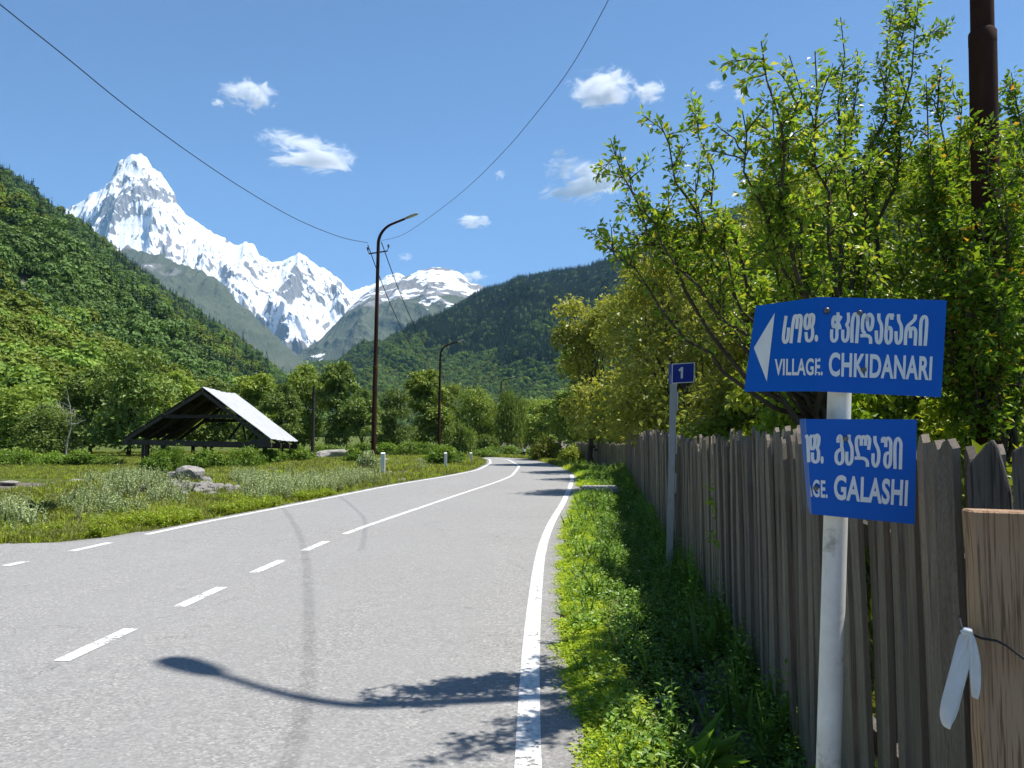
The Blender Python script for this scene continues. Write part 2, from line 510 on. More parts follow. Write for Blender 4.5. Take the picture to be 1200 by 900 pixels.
# --- tree kits for the far woods: small crowns of leaf clumps
def far_crown(seed, h, w, kind, n):
    rng = np.random.default_rng(seed)
    if kind == 'leaf':
        K = 9
        th = rng.random(K) * 6.283; rr = np.sqrt(rng.random(K)) * w * 0.33
        cz = h * (0.32 + 0.5 * rng.random(K)); cr = w * (0.2 + 0.14 * rng.random(K)) * (1.15 - 0.5 * (cz / h - 0.32))
        k = rng.integers(0, K, n)
        dv = rng.normal(size=(n, 3)); dv /= np.linalg.norm(dv, axis=1, keepdims=True)
        dv[:, 2] = np.where(dv[:, 2] < -0.3, -dv[:, 2], dv[:, 2])
        rad = cr[k] * (0.75 + 0.35 * rng.random(n))
        pos = np.stack([np.cos(th[k]) * rr[k], np.sin(th[k]) * rr[k], cz[k]], 1) + dv * rad[:, None]
        nrm = dv + rng.normal(size=(n, 3)) * 0.28
        ln = w * (0.075 + 0.065 * rng.random(n))
        ax = np.cross(nrm, rng.normal(size=(n, 3)))
        V, Fc, r = leaf_quads(pos - ax / np.linalg.norm(ax, axis=1, keepdims=True) * ln[:, None] * .5, ax, nrm, ln, ln * 0.85, 0.3, rng=rng)
    else:
        z = 1 - np.sqrt(rng.random(n)); z = z * 0.95 + 0.03
        a = rng.random(n) * 6.283
        lay = (np.floor(z * 11) + 1) / 11.0
        rad = w * 0.5 * (1 - z) * (0.35 + 0.65 * rng.random(n)) * (0.75 + 0.5 * (lay - z) * 11)
        pos = np.stack([np.cos(a) * rad, np.sin(a) * rad, z * h], 1)
        ax = np.stack([np.cos(a), np.sin(a), -0.55 + 0.3 * rng.random(n)], 1)
        nrm = np.stack([np.cos(a) * .5, np.sin(a) * .5, np.ones(n)], 1) + rng.normal(size=(n, 3)) * 0.3
        ln = w * (0.16 + 0.14 * rng.random(n)) * (1.1 - 0.5 * z)
        V, Fc, r = leaf_quads(pos - ax * ln[:, None] * .5, ax, nrm, ln, ln * 0.6, 0.2, rng=rng)
    return mesh_np('far_crown', V, Fc, {'rnd': ('FACE', r)})

M_FARLEAF = leaf_mat('far_leaf', [(0.0, (0.150, 0.251, 0.041)), (0.5, (0.187, 0.298, 0.046)), (1.0, (0.251, 0.349, 0.057))], 0.22, 0.6, 0.15)
M_FARLEAF2 = leaf_mat('far_leaf_blue', [(0.0, (0.095, 0.164, 0.042)), (0.5, (0.116, 0.194, 0.048)), (1.0, (0.145, 0.226, 0.057))], 0.2, 0.6, 0.15)
M_FARLEAF3 = leaf_mat('far_leaf_yellow', [(0.0, (0.136, 0.186, 0.028)), (0.5, (0.165, 0.215, 0.032)), (1.0, (0.193, 0.237, 0.038))], 0.22, 0.6, 0.15)
M_FARPINE = leaf_mat('far_needle', [(0.0, (0.016, 0.036, 0.019)), (0.5, (0.027, 0.059, 0.028)), (1.0, (0.049, 0.090, 0.039))], 0.05, 0.7, 0.15)
kit = []
for k in range(4):
    me = far_crown(100 + k, 12.0 + k, 10.5 + (k % 2), 'leaf', 1000); me.materials.append([M_FARLEAF, M_FARLEAF2, M_FARLEAF3, M_FARLEAF2][k]); kit.append(me)
for k in range(2):
    me = far_crown(200 + k, 21.0 + 2 * k, 7.0, 'pine', 300); me.materials.append(M_FARPINE); kit.append(me)

rng = np.random.default_rng(7)
# left slope
N0 = 60000
d = 115 + (1750 - 115) * rng.random(N0) ** 0.8
u = -30 + 420 * rng.random(N0)
x = (u - 600) / 910 * d
y = d
zz = left_hill_h(x, y)
keep = (zz > 0.2) & (x > -1480)
vv = 510 - (zz - 1.6) / y * 910
# bare scree and slips on the lower slope, seen as gaps among the trees
sx, sy = x, y
nz = fbm(x / 60., y / 60., 4, 14)
Usc = 600 + x / y * 910
sc1 = ((Usc - 24) / 40) ** 2 + ((vv - 362) / 42) ** 2 + nz * 1.5 < 0.72
keep &= ~(sc1 & (y > 180) & (rng.random(N0) < .93))
x, y, zz, vv, Usc = x[keep], y[keep], zz[keep], vv[keep], Usc[keep]
# cull to even spacing by area: density falls with distance
n = len(x)
dz_ridge = vv - np.interp(Usc, [-40, 0, 100, 200, 345], [160, 187, 252, 330, 436])
pn = fbm(x / 120., y / 120., 4, 27)
pine = (rng.random(n) < np.clip(0.85 * np.exp(-np.maximum(dz_ridge, 0) / 30.) * sstep(330, 200, Usc) + 0.16 * (pn > 0.05) + 0.4 * (pn > 0.2), 0, 0.9))
idx = np.where(pine, 4 + rng.integers(0, 2, n), rng.integers(0, 4, n))
big = fbm(x / 200., y / 200., 3, 33)
scl = np.clip(np.exp(rng.normal(size=n) * .28) * .78, .35, 1.5) * np.clip(0.55 + (y - 115) / 500., 0.55, 1.0)
idx = np.where(~pine & (big > 0.05), (idx // 2) * 2, np.where(~pine & (big < -0.12), (idx // 2) * 2 + 1, idx))
scatter('slope_forest', kit, np.stack([x, y, zz - 0.5], 1), scl, rng.random(n) * 6.28, idx, label='broadleaf forest with dark conifers covering the steep left slope', cat='forest')

# hill on the right of the valley
nrw, ncl, _ = HV.shape
M2 = 125000
ri = 8 + (nrw - 9) * rng.random(M2) ** 0.8; ci = (ncl - 1.01) * rng.random(M2)
i0 = np.minimum(ri.astype(int), nrw - 2); j0 = ci.astype(int); fr = (ri - i0)[:, None]; fc = (ci - j0)[:, None]
pt = HV[i0, j0] * (1 - fr) * (1 - fc) + HV[i0 + 1, j0] * fr * (1 - fc) + HV[i0, j0 + 1] * (1 - fr) * fc + HV[i0 + 1, j0 + 1] * fr * fc
U2 = 600 + pt[:, 0] / pt[:, 1] * 910; V2 = 510 - (pt[:, 2] - 1.6) / pt[:, 1] * 910
nn = fbm(pt[:, 0] / 220., pt[:, 1] / 220., 4, 61)
bnd = np.interp(U2, [330, 430, 480, 520, 560, 640, 700, 1300], [424, 398, 398, 412, 424, 436, 425, 420])
pine = rng.random(M2) < np.where(V2 < bnd + nn * 46, np.where(nn > 0.3, 0.3, 0.95), 0.06)
keep = U2 > 300
idx = np.where(pine, 4 + rng.integers(0, 2, M2), rng.integers(0, 4, M2))
scl = (0.75 + 0.5 * rng.random(M2))
scatter('hill_forest', kit, pt[keep] - np.array([0, 0, 1.0]), scl[keep], (rng.random(M2) * 6.28)[keep], idx[keep], label='dark conifer forest above paler broadleaf woods on the far hill', cat='forest')

# ================================================================== CLOUDS (beyond the mountains, outside the haze)
def cloud_mat(seed, dens):
    t = NT('cloud_vapour')
    t.n.remove(t.b)
    co = t.coords('Object')
    mp = t.node('ShaderNodeMapping'); mp.inputs['Location'].default_value = (seed * 3.7, seed * 1.9, seed * 2.3)
    t.link(co, mp.inputs[0])
    n = t.noise(mp.outputs[0], 1.7, 9, 0.68, 0.6)
    ln = t.node('ShaderNodeVectorMath', operation='LENGTH'); t.link(co, ln.inputs[0])
    fall = t.math('MULTIPLY', t.math('POWER', ln.outputs['Value'], 1.8), 0.62)
    v = t.math('SUBTRACT', t.math('MULTIPLY_ADD', t.math('SUBTRACT', n, 0.5), 2.3, 0.24), fall)
    mr = t.node('ShaderNodeMapRange', interpolation_type='SMOOTHSTEP'); t.link(v, mr.inputs[0])
    mr.inputs[1].default_value = 0.0; mr.inputs[2].default_value = 0.30
    mr.inputs[3].default_value = 0.0; mr.inputs[4].default_value = dens
    vol = t.node('ShaderNodeVolumePrincipled')
    vol.inputs['Color'].default_value = (1, 1, 1, 1)
    vol.inputs['Anisotropy'].default_value = 0.0
    t.link(mr.outputs[0], vol.inputs['Density'])
    t.link(vol.outputs[0], t.out.inputs['Volume'])
    t.m.cycles.volume_step_rate = 0.6
    return t.m

def cloud(u, v, w, h, d, label, seed, dens=0.016, rot=0.0):
    c = P(u, v, d)
    bm = bmesh.new(); bmesh.ops.create_icosphere(bm, subdivisions=3, radius=1.0)
    me = bpy.data.meshes.new('cloud'); bm.to_mesh(me); bm.free()
    k = d / 910.0
    o = obj('cloud', me, cloud_mat(seed, dens), None, c, (0, rot, 0))
    o.scale = (w * k / 2, w * k / 2.2, h * k / 2)
    tag(o, label, 'cloud', 'small white clouds')
    return o
CD = 13500.0
cloud(292, 111, 84, 46, CD, 'small ragged white cloud highest on the left of the sky', 1, 0.010)
cloud(255, 120, 22, 14, CD, 'tiny cloud puff at the left tip of the highest left cloud', 2, 0.012)
cloud(358, 182, 146, 46, CD, 'long flat white cloud above the middle of the snowy ridge', 3, 0.011, 0.08)
cloud(704, 104, 108, 64, CD, 'ragged white cloud high up beside the right overhead wire', 5, 0.010)
cloud(760, 108, 56, 38, CD, 'thin white cloud just right of the ragged high cloud', 6, 0.008)
cloud(680, 214, 132, 66, CD, 'bright solid white cloud in front of the green tree twigs', 3, 0.010, -0.1)
cloud(657, 179, 22, 14, CD, 'tiny cloud puff just above the bright solid cloud', 9, 0.012)
cloud(553, 260, 56, 22, CD, 'small white cloud just above the lamp head in the middle', 11, 0.012)
cloud(586, 205, 20, 20, CD, 'tiny wisp of cloud beneath the right overhead wire', 12, 0.007)
cloud(554, 324, 40, 22, CD, 'white cloud peeping over the right side of the snow dome', 13, 0.010)
cloud(838, 100, 32, 16, CD, 'faint wisp of cloud left of the tall tree shoots', 14, 0.007)
cloud(867, 110, 26, 24, CD, 'small bright wisp of cloud beside the tall tree shoots', 15, 0.010)
cloud(476, 301, 26, 14, CD, 'tiny faint cloud above the left flank of the snow dome', 16, 0.008)

# ================================================================== HAZE
bmz = MB(); bmz.box((0, 5600, 1900), (14000, 12400, 3850))
hm = NT('haze_air'); hm.n.remove(hm.b)
hv = hm.node('ShaderNodeVolumePrincipled')
hv.inputs['Color'].default_value = (0.34, 0.65, 1.0, 1)
hv.inputs['Density'].default_value = 3.5e-5
hv.inputs['Anisotropy'].default_value = 0.1
hm.link(hv.outputs[0], hm.out.inputs['Volume'])
haze = bmz.build('haze', hm.m)
haze.location.z = 0
tag(haze, 'thin blue air between the camera and the mountains', 'haze', None, 'stuff')
# ================================================================== GROUND AND ROAD
def gl(pix): return np.array([[G(u, v).x, G(u, v).y] for u, v in pix])
EL_R = gl([(618, 887), (618.5, 811), (625, 717), (633, 647), (645, 614), (660, 590), (670, 566), (671, 557), (655, 548), (617, 538)])     # right edge line
EL_C = gl([(67, 776), (160, 738), (203, 712), (265, 689), (292, 672), (334, 657), (353, 646), (385, 635), (400, 626.5), (470, 603), (540, 579), (580, 566), (600, 558), (609, 546), (595, 538.5)])
EL_L = gl([(0, 664), (37, 658.6), (79, 646.7), (135, 636.6), (166, 627), (252, 610), (340, 593), (394, 582), (464, 568), (526, 558), (560, 551), (575, 543), (574, 538)])

def smooth_line(pts, y0, y1, extra_lo, extra_hi):
    """x as a smooth function of y; pts (n,2) = x,y"""
    p = np.array(sorted(np.vstack([pts, extra_lo, extra_hi]).tolist(), key=lambda a: a[1]))
    ys = np.linspace(y0, y1, 800)
    xs = np.interp(ys, p[:, 1], p[:, 0])
    k = np.hanning(61); k /= k.sum()
    pad = np.concatenate([np.full(30, 0.0) + xs[0] + (np.arange(-30, 0)) * (xs[1] - xs[0]), xs, xs[-1] + np.arange(1, 31) * (xs[-1] - xs[-2])])
    return ys, np.convolve(pad, k, 'valid')
FAR_R = [(-1.6, 57.0), (-5.5, 61.5), (-13, 66.0)]
FAR_C = [(-2.6, 57.5), (-7.5, 62.5), (-16, 67.5)]
FAR_L = [(-4.0, 57.5), (-9.5, 63.0), (-19, 69.0)]
YS, XR = smooth_line(EL_R, -14, 69, [(-0.02, -14), (0.03, 1.5)], FAR_R)
_, XC = smooth_line(EL_C, -14, 69, [(-3.4, -14), (-3.3, 1.0)], FAR_C)
_, XL = smooth_line(EL_L, -14, 69, [(-6.9, -14), (-6.6, 3.0)], FAR_L)
xr = lambda y: np.interp(y, YS, XR)
xc = lambda y: np.interp(y, YS, XC)
xl = lambda y: np.interp(y, YS, XL)

# fence line (world x as a function of y)
FEN = np.array([[1.08, 0.6], [1.22, 2.0], [1.47, 3.93], [1.66, 5.3], [1.79, 6.33], [1.93, 7.66], [2.52, 13.0], [3.62, 22.4], [5.3, 36.2]])
fx = lambda y: np.interp(y, FEN[:, 1], FEN[:, 0])

def redge(y):   # ragged right edge of the asphalt
    y = np.asarray(y, float)
    return xr(y) + 0.30 + 0.035 * fbm(y * 1.3, y * 0, 3, 5) - 0.07 * np.exp(-((y - 6.6) / 1.4) ** 2)
LAY = np.array([(-40, 11.55), (-7.6, 11.55), (-6.75, 11.7), (-6.35, 12.3), (-6.2, 13.0)])
def ledge(y):
    y = np.asarray(y, float)
    base = xl(y) - 0.22 + 0.05 * fbm(y * 0.9, y * 0 + 3, 3, 8)
    return np.where(y < 11.5, np.minimum(base, np.interp(y, [-2, 3, 7, 11.5], [0, -7.5, -14, -16.0])), np.where(y < 13, np.minimum(base, np.interp(y, [11.5, 11.6, 11.7, 12.3, 13.0], [-16, -7.3, -6.8, -6.35, -6.2])), base))

def ground_h(x, y):
    x = np.asarray(x, float); y = np.asarray(y, float)
    z = np.zeros_like(x * y)
    s = x - redge(y)
    f = fx(y) - redge(y)                                   # verge width
    inditch = np.clip(s / np.maximum(f, 0.2), 0, 2)
    dep = 0.26 * np.exp(-((inditch - 0.72) / 0.26) ** 2) * sstep(46, 40, y)
    z = z - np.where(s > 0, dep, 0)
    z = z + np.where(s > 0, 0.035 * fbm(x * 2.1, y * 2.1, 3, 51) * sstep(0.1, 0.5, s), 0)
    z = z + np.where(s > 0, 0.03 * sstep(0.05, 0.2, s) * sstep(0.8, 0.3, s), 0)
    z = z + np.where(s > f + 0.3, 0.12 * sstep(f + 0.3, f + 3, s), 0)
    t = ledge(y) - x
    m = sstep(0.0, 1.2, t)
    z = z + np.where(t > 0, m * (0.05 + 0.10 * fbm(x * 0.35, y * 0.35, 4, 52) + 0.12 * fbm(x * 0.09, y * 0.09, 3, 53)) , 0)
    bank = np.exp(-(((x + 9.6) / 3.0) ** 2 + ((y - 20.8) / 1.7) ** 2))
    z = z + np.where(t > 0.3, 0.30 * bank * sstep(0.3, 2, t), 0)
    z = z - 0.02 * sstep(0.25, -0.05, np.maximum(s, t)) - 0.012
    z = z - 0.9 * sstep(90, 400, y) * sstep(-60, -30, x)
    return z

def cuts(*segs):
    out = []
    for a, b, st in segs: out.append(np.arange(a, b, st))
    return np.concatenate(out)
gx = np.concatenate([np.linspace(-9000, -150, 14), cuts((-140, -40, 5), (-40, -16, 0.6), (-16, -6, 0.3), (-6, 0, 0.25), (0, 6.0, 0.09), (6, 14, 0.5), (14, 60, 4)), np.linspace(60, 9000, 14)])
gy = np.concatenate([cuts((-300, -20, 40), (-20, 0, 2), (0, 2, 0.25), (2, 30, 0.13), (30, 75, 0.4), (75, 130, 3)), np.linspace(130, 400, 12)[:-1], np.geomspace(400, 11500, 14)])
GX, GY = np.meshgrid(gx, gy)
GZ = ground_h(GX, GY)
# cover masks: bare soil / gravel
path_y = np.interp(GX, [-60, -20, -13.5, -12], [26.5, 25.5, 22.6, 21.6])
pth = 1.2 * np.exp(-((GY - path_y) / (1.3)) ** 2) * sstep(-12.3, -14, GX)
shoulder = sstep(0.34, 0.0, np.abs(GX - redge(GY))) + sstep(0.30, 0.0, np.abs(ledge(GY) - GX))
bankm = np.maximum(np.exp(-(((GX + 8.7) / 1.9) ** 2 + ((GY - 20.5) / 1.0) ** 2)), np.exp(-(((GX + 8.6) / 1.4) ** 2 + ((GY - 18.6) / .55) ** 2))) * 1.15
pull = np.exp(-(((GX + 5.2) / 2.2) ** 2 + ((GY - 31.5) / 1.3) ** 2)) * 1.1
ditch = sstep(0.3, 0.8, (GX - redge(GY)) / np.maximum(fx(GY) - redge(GY), .2)) * sstep(2.3, 1.0, (GX - redge(GY)) / np.maximum(fx(GY) - redge(GY), .2)) * 0.8
bare = np.clip(np.maximum.reduce([pth, shoulder, bankm, pull, ditch]), 0, 1)

t = NT('meadow_ground')
co = t.coords()
n1 = t.noise(co, 0.55, 6, 0.6); n2 = t.noise(co, 9.0, 6, 0.7); n3 = t.noise(co, 60.0, 4, 0.7)
grass = t.mix(n1, (0.065, 0.095, 0.020), (0.13, 0.155, 0.035))
grass = t.mix(t.math('MULTIPLY', n2, 0.6), grass, (0.05, 0.07, 0.015))
soil = t.ramp(n3, [(0.3, (0.07, 0.06, 0.05)), (0.55, (0.19, 0.17, 0.15)), (0.75, (0.33, 0.32, 0.30))])
soil = t.mix(t.ramp(n2, [(0.4, 0.0), (0.6, 1.0)]), soil, (0.14, 0.12, 0.095))
bm_ = t.ramp(t.math('ADD', t.attr('bare'), t.math('MULTIPLY', t.math('SUBTRACT', n2, 0.5), 0.9)), [(0.42, 0.0), (0.58, 1.0)])
t.col(t.mix(bm_, grass, soil))
t.bump(t.math('ADD', n2, n3), 0.7, 0.03)
M_GROUND = t.set(0.95, 0.1)
ground = obj('ground', mesh_np('ground', np.stack([GX, GY, GZ], 2).reshape(-1, 3), grid_faces(*GX.shape), {'bare': ('POINT', bare)}, smooth=True), M_GROUND)
tag(ground, kind='structure')

# ---- asphalt
t = NT('asphalt')
co = t.coords()
n1 = t.noise(co, 0.35, 5, 0.6); n2 = t.noise(co, 5.0, 6, 0.65); n3 = t.noise(co, 48.0, 5, 0.85); n4 = t.noise(co, 260.0, 2, 0.6)
vor = t.node('ShaderNodeTexVoronoi', feature='F1'); vor.inputs['Scale'].default_value = 62.0; t.link(co, vor.inputs['Vector'])
agg = t.node('ShaderNodeSeparateColor'); t.link(vor.outputs['Color'], agg.inputs[0])
c = t.ramp(n3, [(0.33, (0.12, 0.118, 0.113)), (0.5, (0.245, 0.24, 0.228)), (0.66, (0.39, 0.38, 0.36))])
c = t.mix(0.42, c, t.ramp(agg.outputs[0], [(0.0, (0.08, 0.08, 0.08)), (0.5, (0.225, 0.22, 0.21)), (0.9, (0.40, 0.39, 0.37)), (1.0, (0.60, 0.585, 0.555))]))
c = t.mix(t.ramp(n1, [(0.35, 0.0), (0.65, 0.35)]), c, (0.30, 0.297, 0.29))
c = t.mix(t.ramp(n2, [(0.45, 0.0), (0.7, 0.15)]), c, (0.12, 0.12, 0.12))
# wheel tracks run with the road, a little more polished and paler
mp = t.mapping(co, (1.2, 0.05, 1), (0, 0, 0.09))
n5 = t.noise(mp, 1.0, 3, 0.5)
c = t.mix(t.ramp(n5, [(0.38, 0.0), (0.6, 0.42)]), c, (0.245, 0.243, 0.236))
# fine cracks
vc = t.node('ShaderNodeTexVoronoi', feature='DISTANCE_TO_EDGE'); vc.inputs['Scale'].default_value = 0.55
wv = t.node('ShaderNodeVectorMath', operation='ADD')
nv = t.node('ShaderNodeTexNoise'); nv.inputs['Scale'].default_value = 1.4; nv.inputs['Detail'].default_value = 5; t.link(co, nv.inputs['Vector'])
t.link(co, wv.inputs[0]); t.link(nv.outputs['Color'], wv.inputs[1]); t.link(wv.outputs[0], vc.inputs['Vector'])
crk = t.ramp(vc.outputs['Distance'], [(0.0, 1.0), (0.006, 0.0)])
crk = t.math('MULTIPLY', crk, t.ramp(t.noise(co, 0.5, 3), [(0.52, 0.0), (0.62, 0.6)]))
c = t.mix(crk, c, (0.06, 0.06, 0.06))
dirt = t.math('MULTIPLY', t.attr('edge'), t.ramp(t.noise(co, 4.0, 6, 0.75), [(0.35, 0.0), (0.6, 0.85)]))
c = t.mix(dirt, c, t.mix(n3, (0.09, 0.08, 0.07), (0.24, 0.22, 0.195)))
t.col(c)
t.bump(t.math('ADD', n3, t.math('MULTIPLY', agg.outputs[0], 0.6)), 0.55, 0.006)
M_ASPH = t.set(0.82, 0.35)
ya = np.concatenate([np.arange(-14, 11.4, 0.25), np.arange(11.4, 13.2, 0.06), np.arange(13.2, 40, 0.25), np.arange(40, 68.5, 0.4)])
le, re_ = ledge(ya), redge(ya)
fr = np.concatenate([[0.0], [0, .012, .025, .04, .06], np.linspace(0.09, 0.9, 20), [.92, .935, .95, .965, .98, .99, 1.0], [1.0]])
AX = le[:, None] * (1 - fr) + re_[:, None] * fr
AY = np.repeat(ya[:, None], len(fr), 1)
AZ = np.full_like(AX, 0.006); AZ[:, 0] = -0.09; AZ[:, -1] = -0.09
camber = 0.0
road = obj('road', mesh_np('road', np.stack([AX, AY, AZ], 2).reshape(-1, 3), grid_faces(*AX.shape), {'edge': ('POINT', np.clip(np.maximum(1 - (AX - le[:, None]) / .35, 1 - (re_[:, None] - AX) / .28), 0, 1))}, smooth=False), M_ASPH)
tag(road, kind='structure')

# ---- painted lines
t = NT('road_paint')
co = t.coords()
n = t.noise(co, 28.0, 6, 0.75); n2 = t.noise(co, 3.0, 4)
t.col(t.ramp(n, [(0.30, (0.30, 0.30, 0.29)), (0.45, (0.58, 0.58, 0.56)), (0.65, (0.78, 0.78, 0.75))]))
hole = t.ramp(t.math('ADD', n, t.math('MULTIPLY', t.math('SUBTRACT', n2, 0.5), 0.6)), [(0.37, 0.0), (0.42, 1.0)])
tr = t.node('ShaderNodeBsdfTransparent'); mx = t.node('ShaderNodeMixShader')
t.link(hole, mx.inputs[0]); t.link(tr.outputs[0], mx.inputs[1]); t.link(t.b.outputs[0], mx.inputs[2]); t.link(mx.outputs[0], t.out.inputs[0])
M_PAINT = t.set(0.6, 0.4)
def paint_line(fn, y0, y1, w, z=0.010, name='line_marking', parent=None, mat=None):
    n = max(3, int((y1 - y0) / 0.2))
    y = np.linspace(y0, y1, n); x = fn(y)
    dx = np.gradient(x, y); nrm = np.stack([np.ones_like(dx), -dx], 1); nrm /= np.linalg.norm(nrm, axis=1, keepdims=True)
    wob = 1 + 0.05 * fbm(y * 6, y * 0 + 1, 3, 9)
    a = np.stack([x, y], 1) - nrm * (w / 2 * wob)[:, None]; b = np.stack([x, y], 1) + nrm * (w / 2 * wob)[:, None]
    V = np.stack([a, b], 1).reshape(-1, 2); V = np.concatenate([V, np.full((len(V), 1), z)], 1)
    o = obj(name, mesh_np(name, V, grid_faces(n, 2)), mat or M_PAINT, parent)
    if parent is None: tag(o, kind='structure')
    return o
paint_line(xr, -8, 31.5, 0.13, name='road_edge_line')
ds = [(-4.5, -3.6), (-2.6, -1.7), (-0.7, 0.3), (1.4, 2.4), (3.4, 4.45)]
for k, (u0, v0, u1, v1) in enumerate([(67, 776, 160, 738), (203, 712, 265, 689), (292, 672, 334, 657), (353, 646, 385, 635)]):
    ds.append((G(u0, v0).y, G(u1, v1).y))
for a, b in ds: paint_line(xc, a, b, 0.125, name='centre_dash')
paint_line(xc, G(400, 626.5).y, 66, 0.115, name='centre_line')
ls = [(1.0, 1.9), (2.7, 3.6), (4.4, 5.2), (6.0, 6.9), (7.7, 8.6)]
ls += [(G(-5, 664).y, G(37, 658.6).y), (G(79, 646.7).y, G(135, 636.6).y)]
for a, b in ls: paint_line(xl, a, b, 0.13, name='edge_dash')
paint_line(xl, G(166, 627).y, 67, 0.13, name='road_edge_line')

# ---- the dark tar streak curving over the road
sk = gl([(332, 596), (343, 612), (350, 624), (357, 645), (360, 665), (362, 706), (363, 752), (362, 805), (353, 852), (341, 887), (328, 915)])
t = NT('tar_streak')
co = t.coords(); n = t.noise(co, 3.0, 6, 0.7)
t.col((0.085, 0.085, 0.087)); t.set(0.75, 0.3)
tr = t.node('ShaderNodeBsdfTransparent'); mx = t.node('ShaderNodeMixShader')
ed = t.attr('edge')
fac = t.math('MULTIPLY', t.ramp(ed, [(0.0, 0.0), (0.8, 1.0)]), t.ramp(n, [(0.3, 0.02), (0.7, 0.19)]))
t.link(fac, mx.inputs[0]); t.link(tr.outputs[0], mx.inputs[1]); t.link(t.b.outputs[0], mx.inputs[2]); t.link(mx.outputs[0], t.out.inputs[0])
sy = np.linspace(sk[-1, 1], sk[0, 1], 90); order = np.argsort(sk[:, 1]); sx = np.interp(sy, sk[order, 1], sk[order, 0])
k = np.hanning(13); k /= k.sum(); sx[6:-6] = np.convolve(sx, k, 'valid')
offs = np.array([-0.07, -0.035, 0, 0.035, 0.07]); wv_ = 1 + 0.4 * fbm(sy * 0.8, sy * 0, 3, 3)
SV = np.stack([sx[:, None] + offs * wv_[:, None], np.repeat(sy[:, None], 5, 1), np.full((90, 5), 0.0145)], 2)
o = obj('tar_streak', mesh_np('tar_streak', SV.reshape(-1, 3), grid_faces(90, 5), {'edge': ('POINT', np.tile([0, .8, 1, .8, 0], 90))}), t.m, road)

# ================================================================== MATERIALS FOR BUILT THINGS
def wood_mat(name, a, b, c_dark, scale=1.0, warm=None):
    t = NT(name)
    co = t.coords()
    oi = t.node('ShaderNodeObjectInfo')
    of = t.node('ShaderNodeVectorMath', operation='ADD'); t.link(co, of.inputs[0])
    cmb = t.node('ShaderNodeCombineXYZ'); t.link(t.math('MULTIPLY', oi.outputs['Random'], 37.0), cmb.inputs[0]); t.link(t.math('MULTIPLY', oi.outputs['Random'], 11.0), cmb.inputs[2])
    t.link(cmb.outputs[0], of.inputs[1])
    g = t.mapping(of.outputs[0], (55 * scale, 55 * scale, 2.2 * scale))
    n1 = t.noise(g, 1.0, 6, 0.65, 0.3); n2 = t.noise(of.outputs[0], 5.0, 5, 0.6); n3 = t.noise(t.mapping(of.outputs[0], (160, 160, 5)), 1.0, 3, 0.6)
    c = t.mix(n1, a, b)
    c = t.mix(t.ramp(n3, [(0.38, 0.85), (0.5, 0.0)]), c, c_dark)
    c = t.mix(t.ramp(n1, [(0.3, 0.7), (0.44, 0.0)]), c, c_dark)
    c = t.mix(t.ramp(n2, [(0.45, 0.0), (0.75, 0.5)]), c, c_dark if warm is None else warm)
    hs = t.node('ShaderNodeHueSaturation'); t.link(c, hs.inputs['Color'])
    mr = t.node('ShaderNodeMapRange'); t.link(oi.outputs['Random'], mr.inputs[0]); mr.inputs[3].default_value = 0.62; mr.inputs[4].default_value = 1.25
    t.link(mr.outputs[0], hs.inputs['Value'])
    t.col(hs.outputs[0])
    t.bump(t.math('ADD', n1, n3), 0.6, 0.006)
    return t.set(0.85, 0.2)
M_PICKET = wood_mat('weathered_picket', (0.215, 0.178, 0.14), (0.41, 0.35, 0.285), (0.06, 0.049, 0.039))
M_PLANK = wood_mat('dark_plank', (0.075, 0.068, 0.062), (0.13, 0.118, 0.105), (0.03, 0.027, 0.024), 0.8)
M_BROWN = wood_mat('raw_brown_board', (0.30, 0.19, 0.115), (0.58, 0.41, 0.265), (0.15, 0.085, 0.048), 0.35, (0.40, 0.225, 0.12))
M_SHED = wood_mat('old_shed_timber', (0.05, 0.042, 0.036), (0.10, 0.085, 0.07), (0.025, 0.02, 0.017), 0.3)
t = NT('rusty_pole'); co = t.coords(); n = t.noise(t.mapping(co, (3, 3, 0.6)), 2.0, 6, 0.65); n2 = t.noise(co, 18.0, 5, 0.7)
c = t.ramp(n, [(0.3, (0.028, 0.012, 0.009)), (0.55, (0.048, 0.021, 0.015)), (0.75, (0.075, 0.036, 0.026))]); c = t.mix(t.ramp(n2, [(0.5, 0.0), (0.7, 0.6)]), c, (0.055, 0.028, 0.02))
t.col(c); t.bump(n2, 0.25, 0.004); M_RUST = t.set(0.85, 0.1)
t = NT('white_pole_paint'); co = t.coords(); n = t.noise(co, 9.0, 6, 0.7); n2 = t.noise(t.mapping(co, (8, 8, 1.5)), 2.0, 5, 0.6)
c = t.ramp(n, [(0.30, (0.36, 0.33, 0.29)), (0.42, (0.68, 0.67, 0.64)), (0.7, (0.80, 0.80, 0.78))]); c = t.mix(t.ramp(n2, [(0.58, 0.0), (0.72, 0.45)]), c, (0.42, 0.39, 0.34))
t.col(c); t.bump(n, 0.12, 0.003); M_WHITE = t.set(0.45, 0.45)
t = NT('sign_blue'); co = t.coords(); n = t.noise(co, 5.0, 6, 0.65); n2 = t.noise(co, 60.0, 4, 0.7)
c = t.mix(n, (0.0, 0.095, 0.47), (0.0, 0.115, 0.54)); c = t.mix(t.ramp(n2, [(0.64, 0.0), (0.74, 0.25)]), c, (0.12, 0.18, 0.32))
t.col(c); M_BLUE = t.set(0.45, 0.22)
M_LETTER = simple_mat('sign_white_film', (0.74, 0.76, 0.78), 0.4, 0.4, var=0.06, scale=20)
M_BACK = simple_mat('bare_sheet_metal', (0.38, 0.39, 0.40), 0.4, 0.5, 0.8, 0.15, 8)
M_BOLT = simple_mat('bolt_metal', (0.16, 0.15, 0.14), 0.4, 0.5, 0.8, 0.3, 90)
M_GALV = simple_mat('galvanised_post', (0.29, 0.305, 0.32), 0.45, 0.5, 0.55, 0.16, 14)
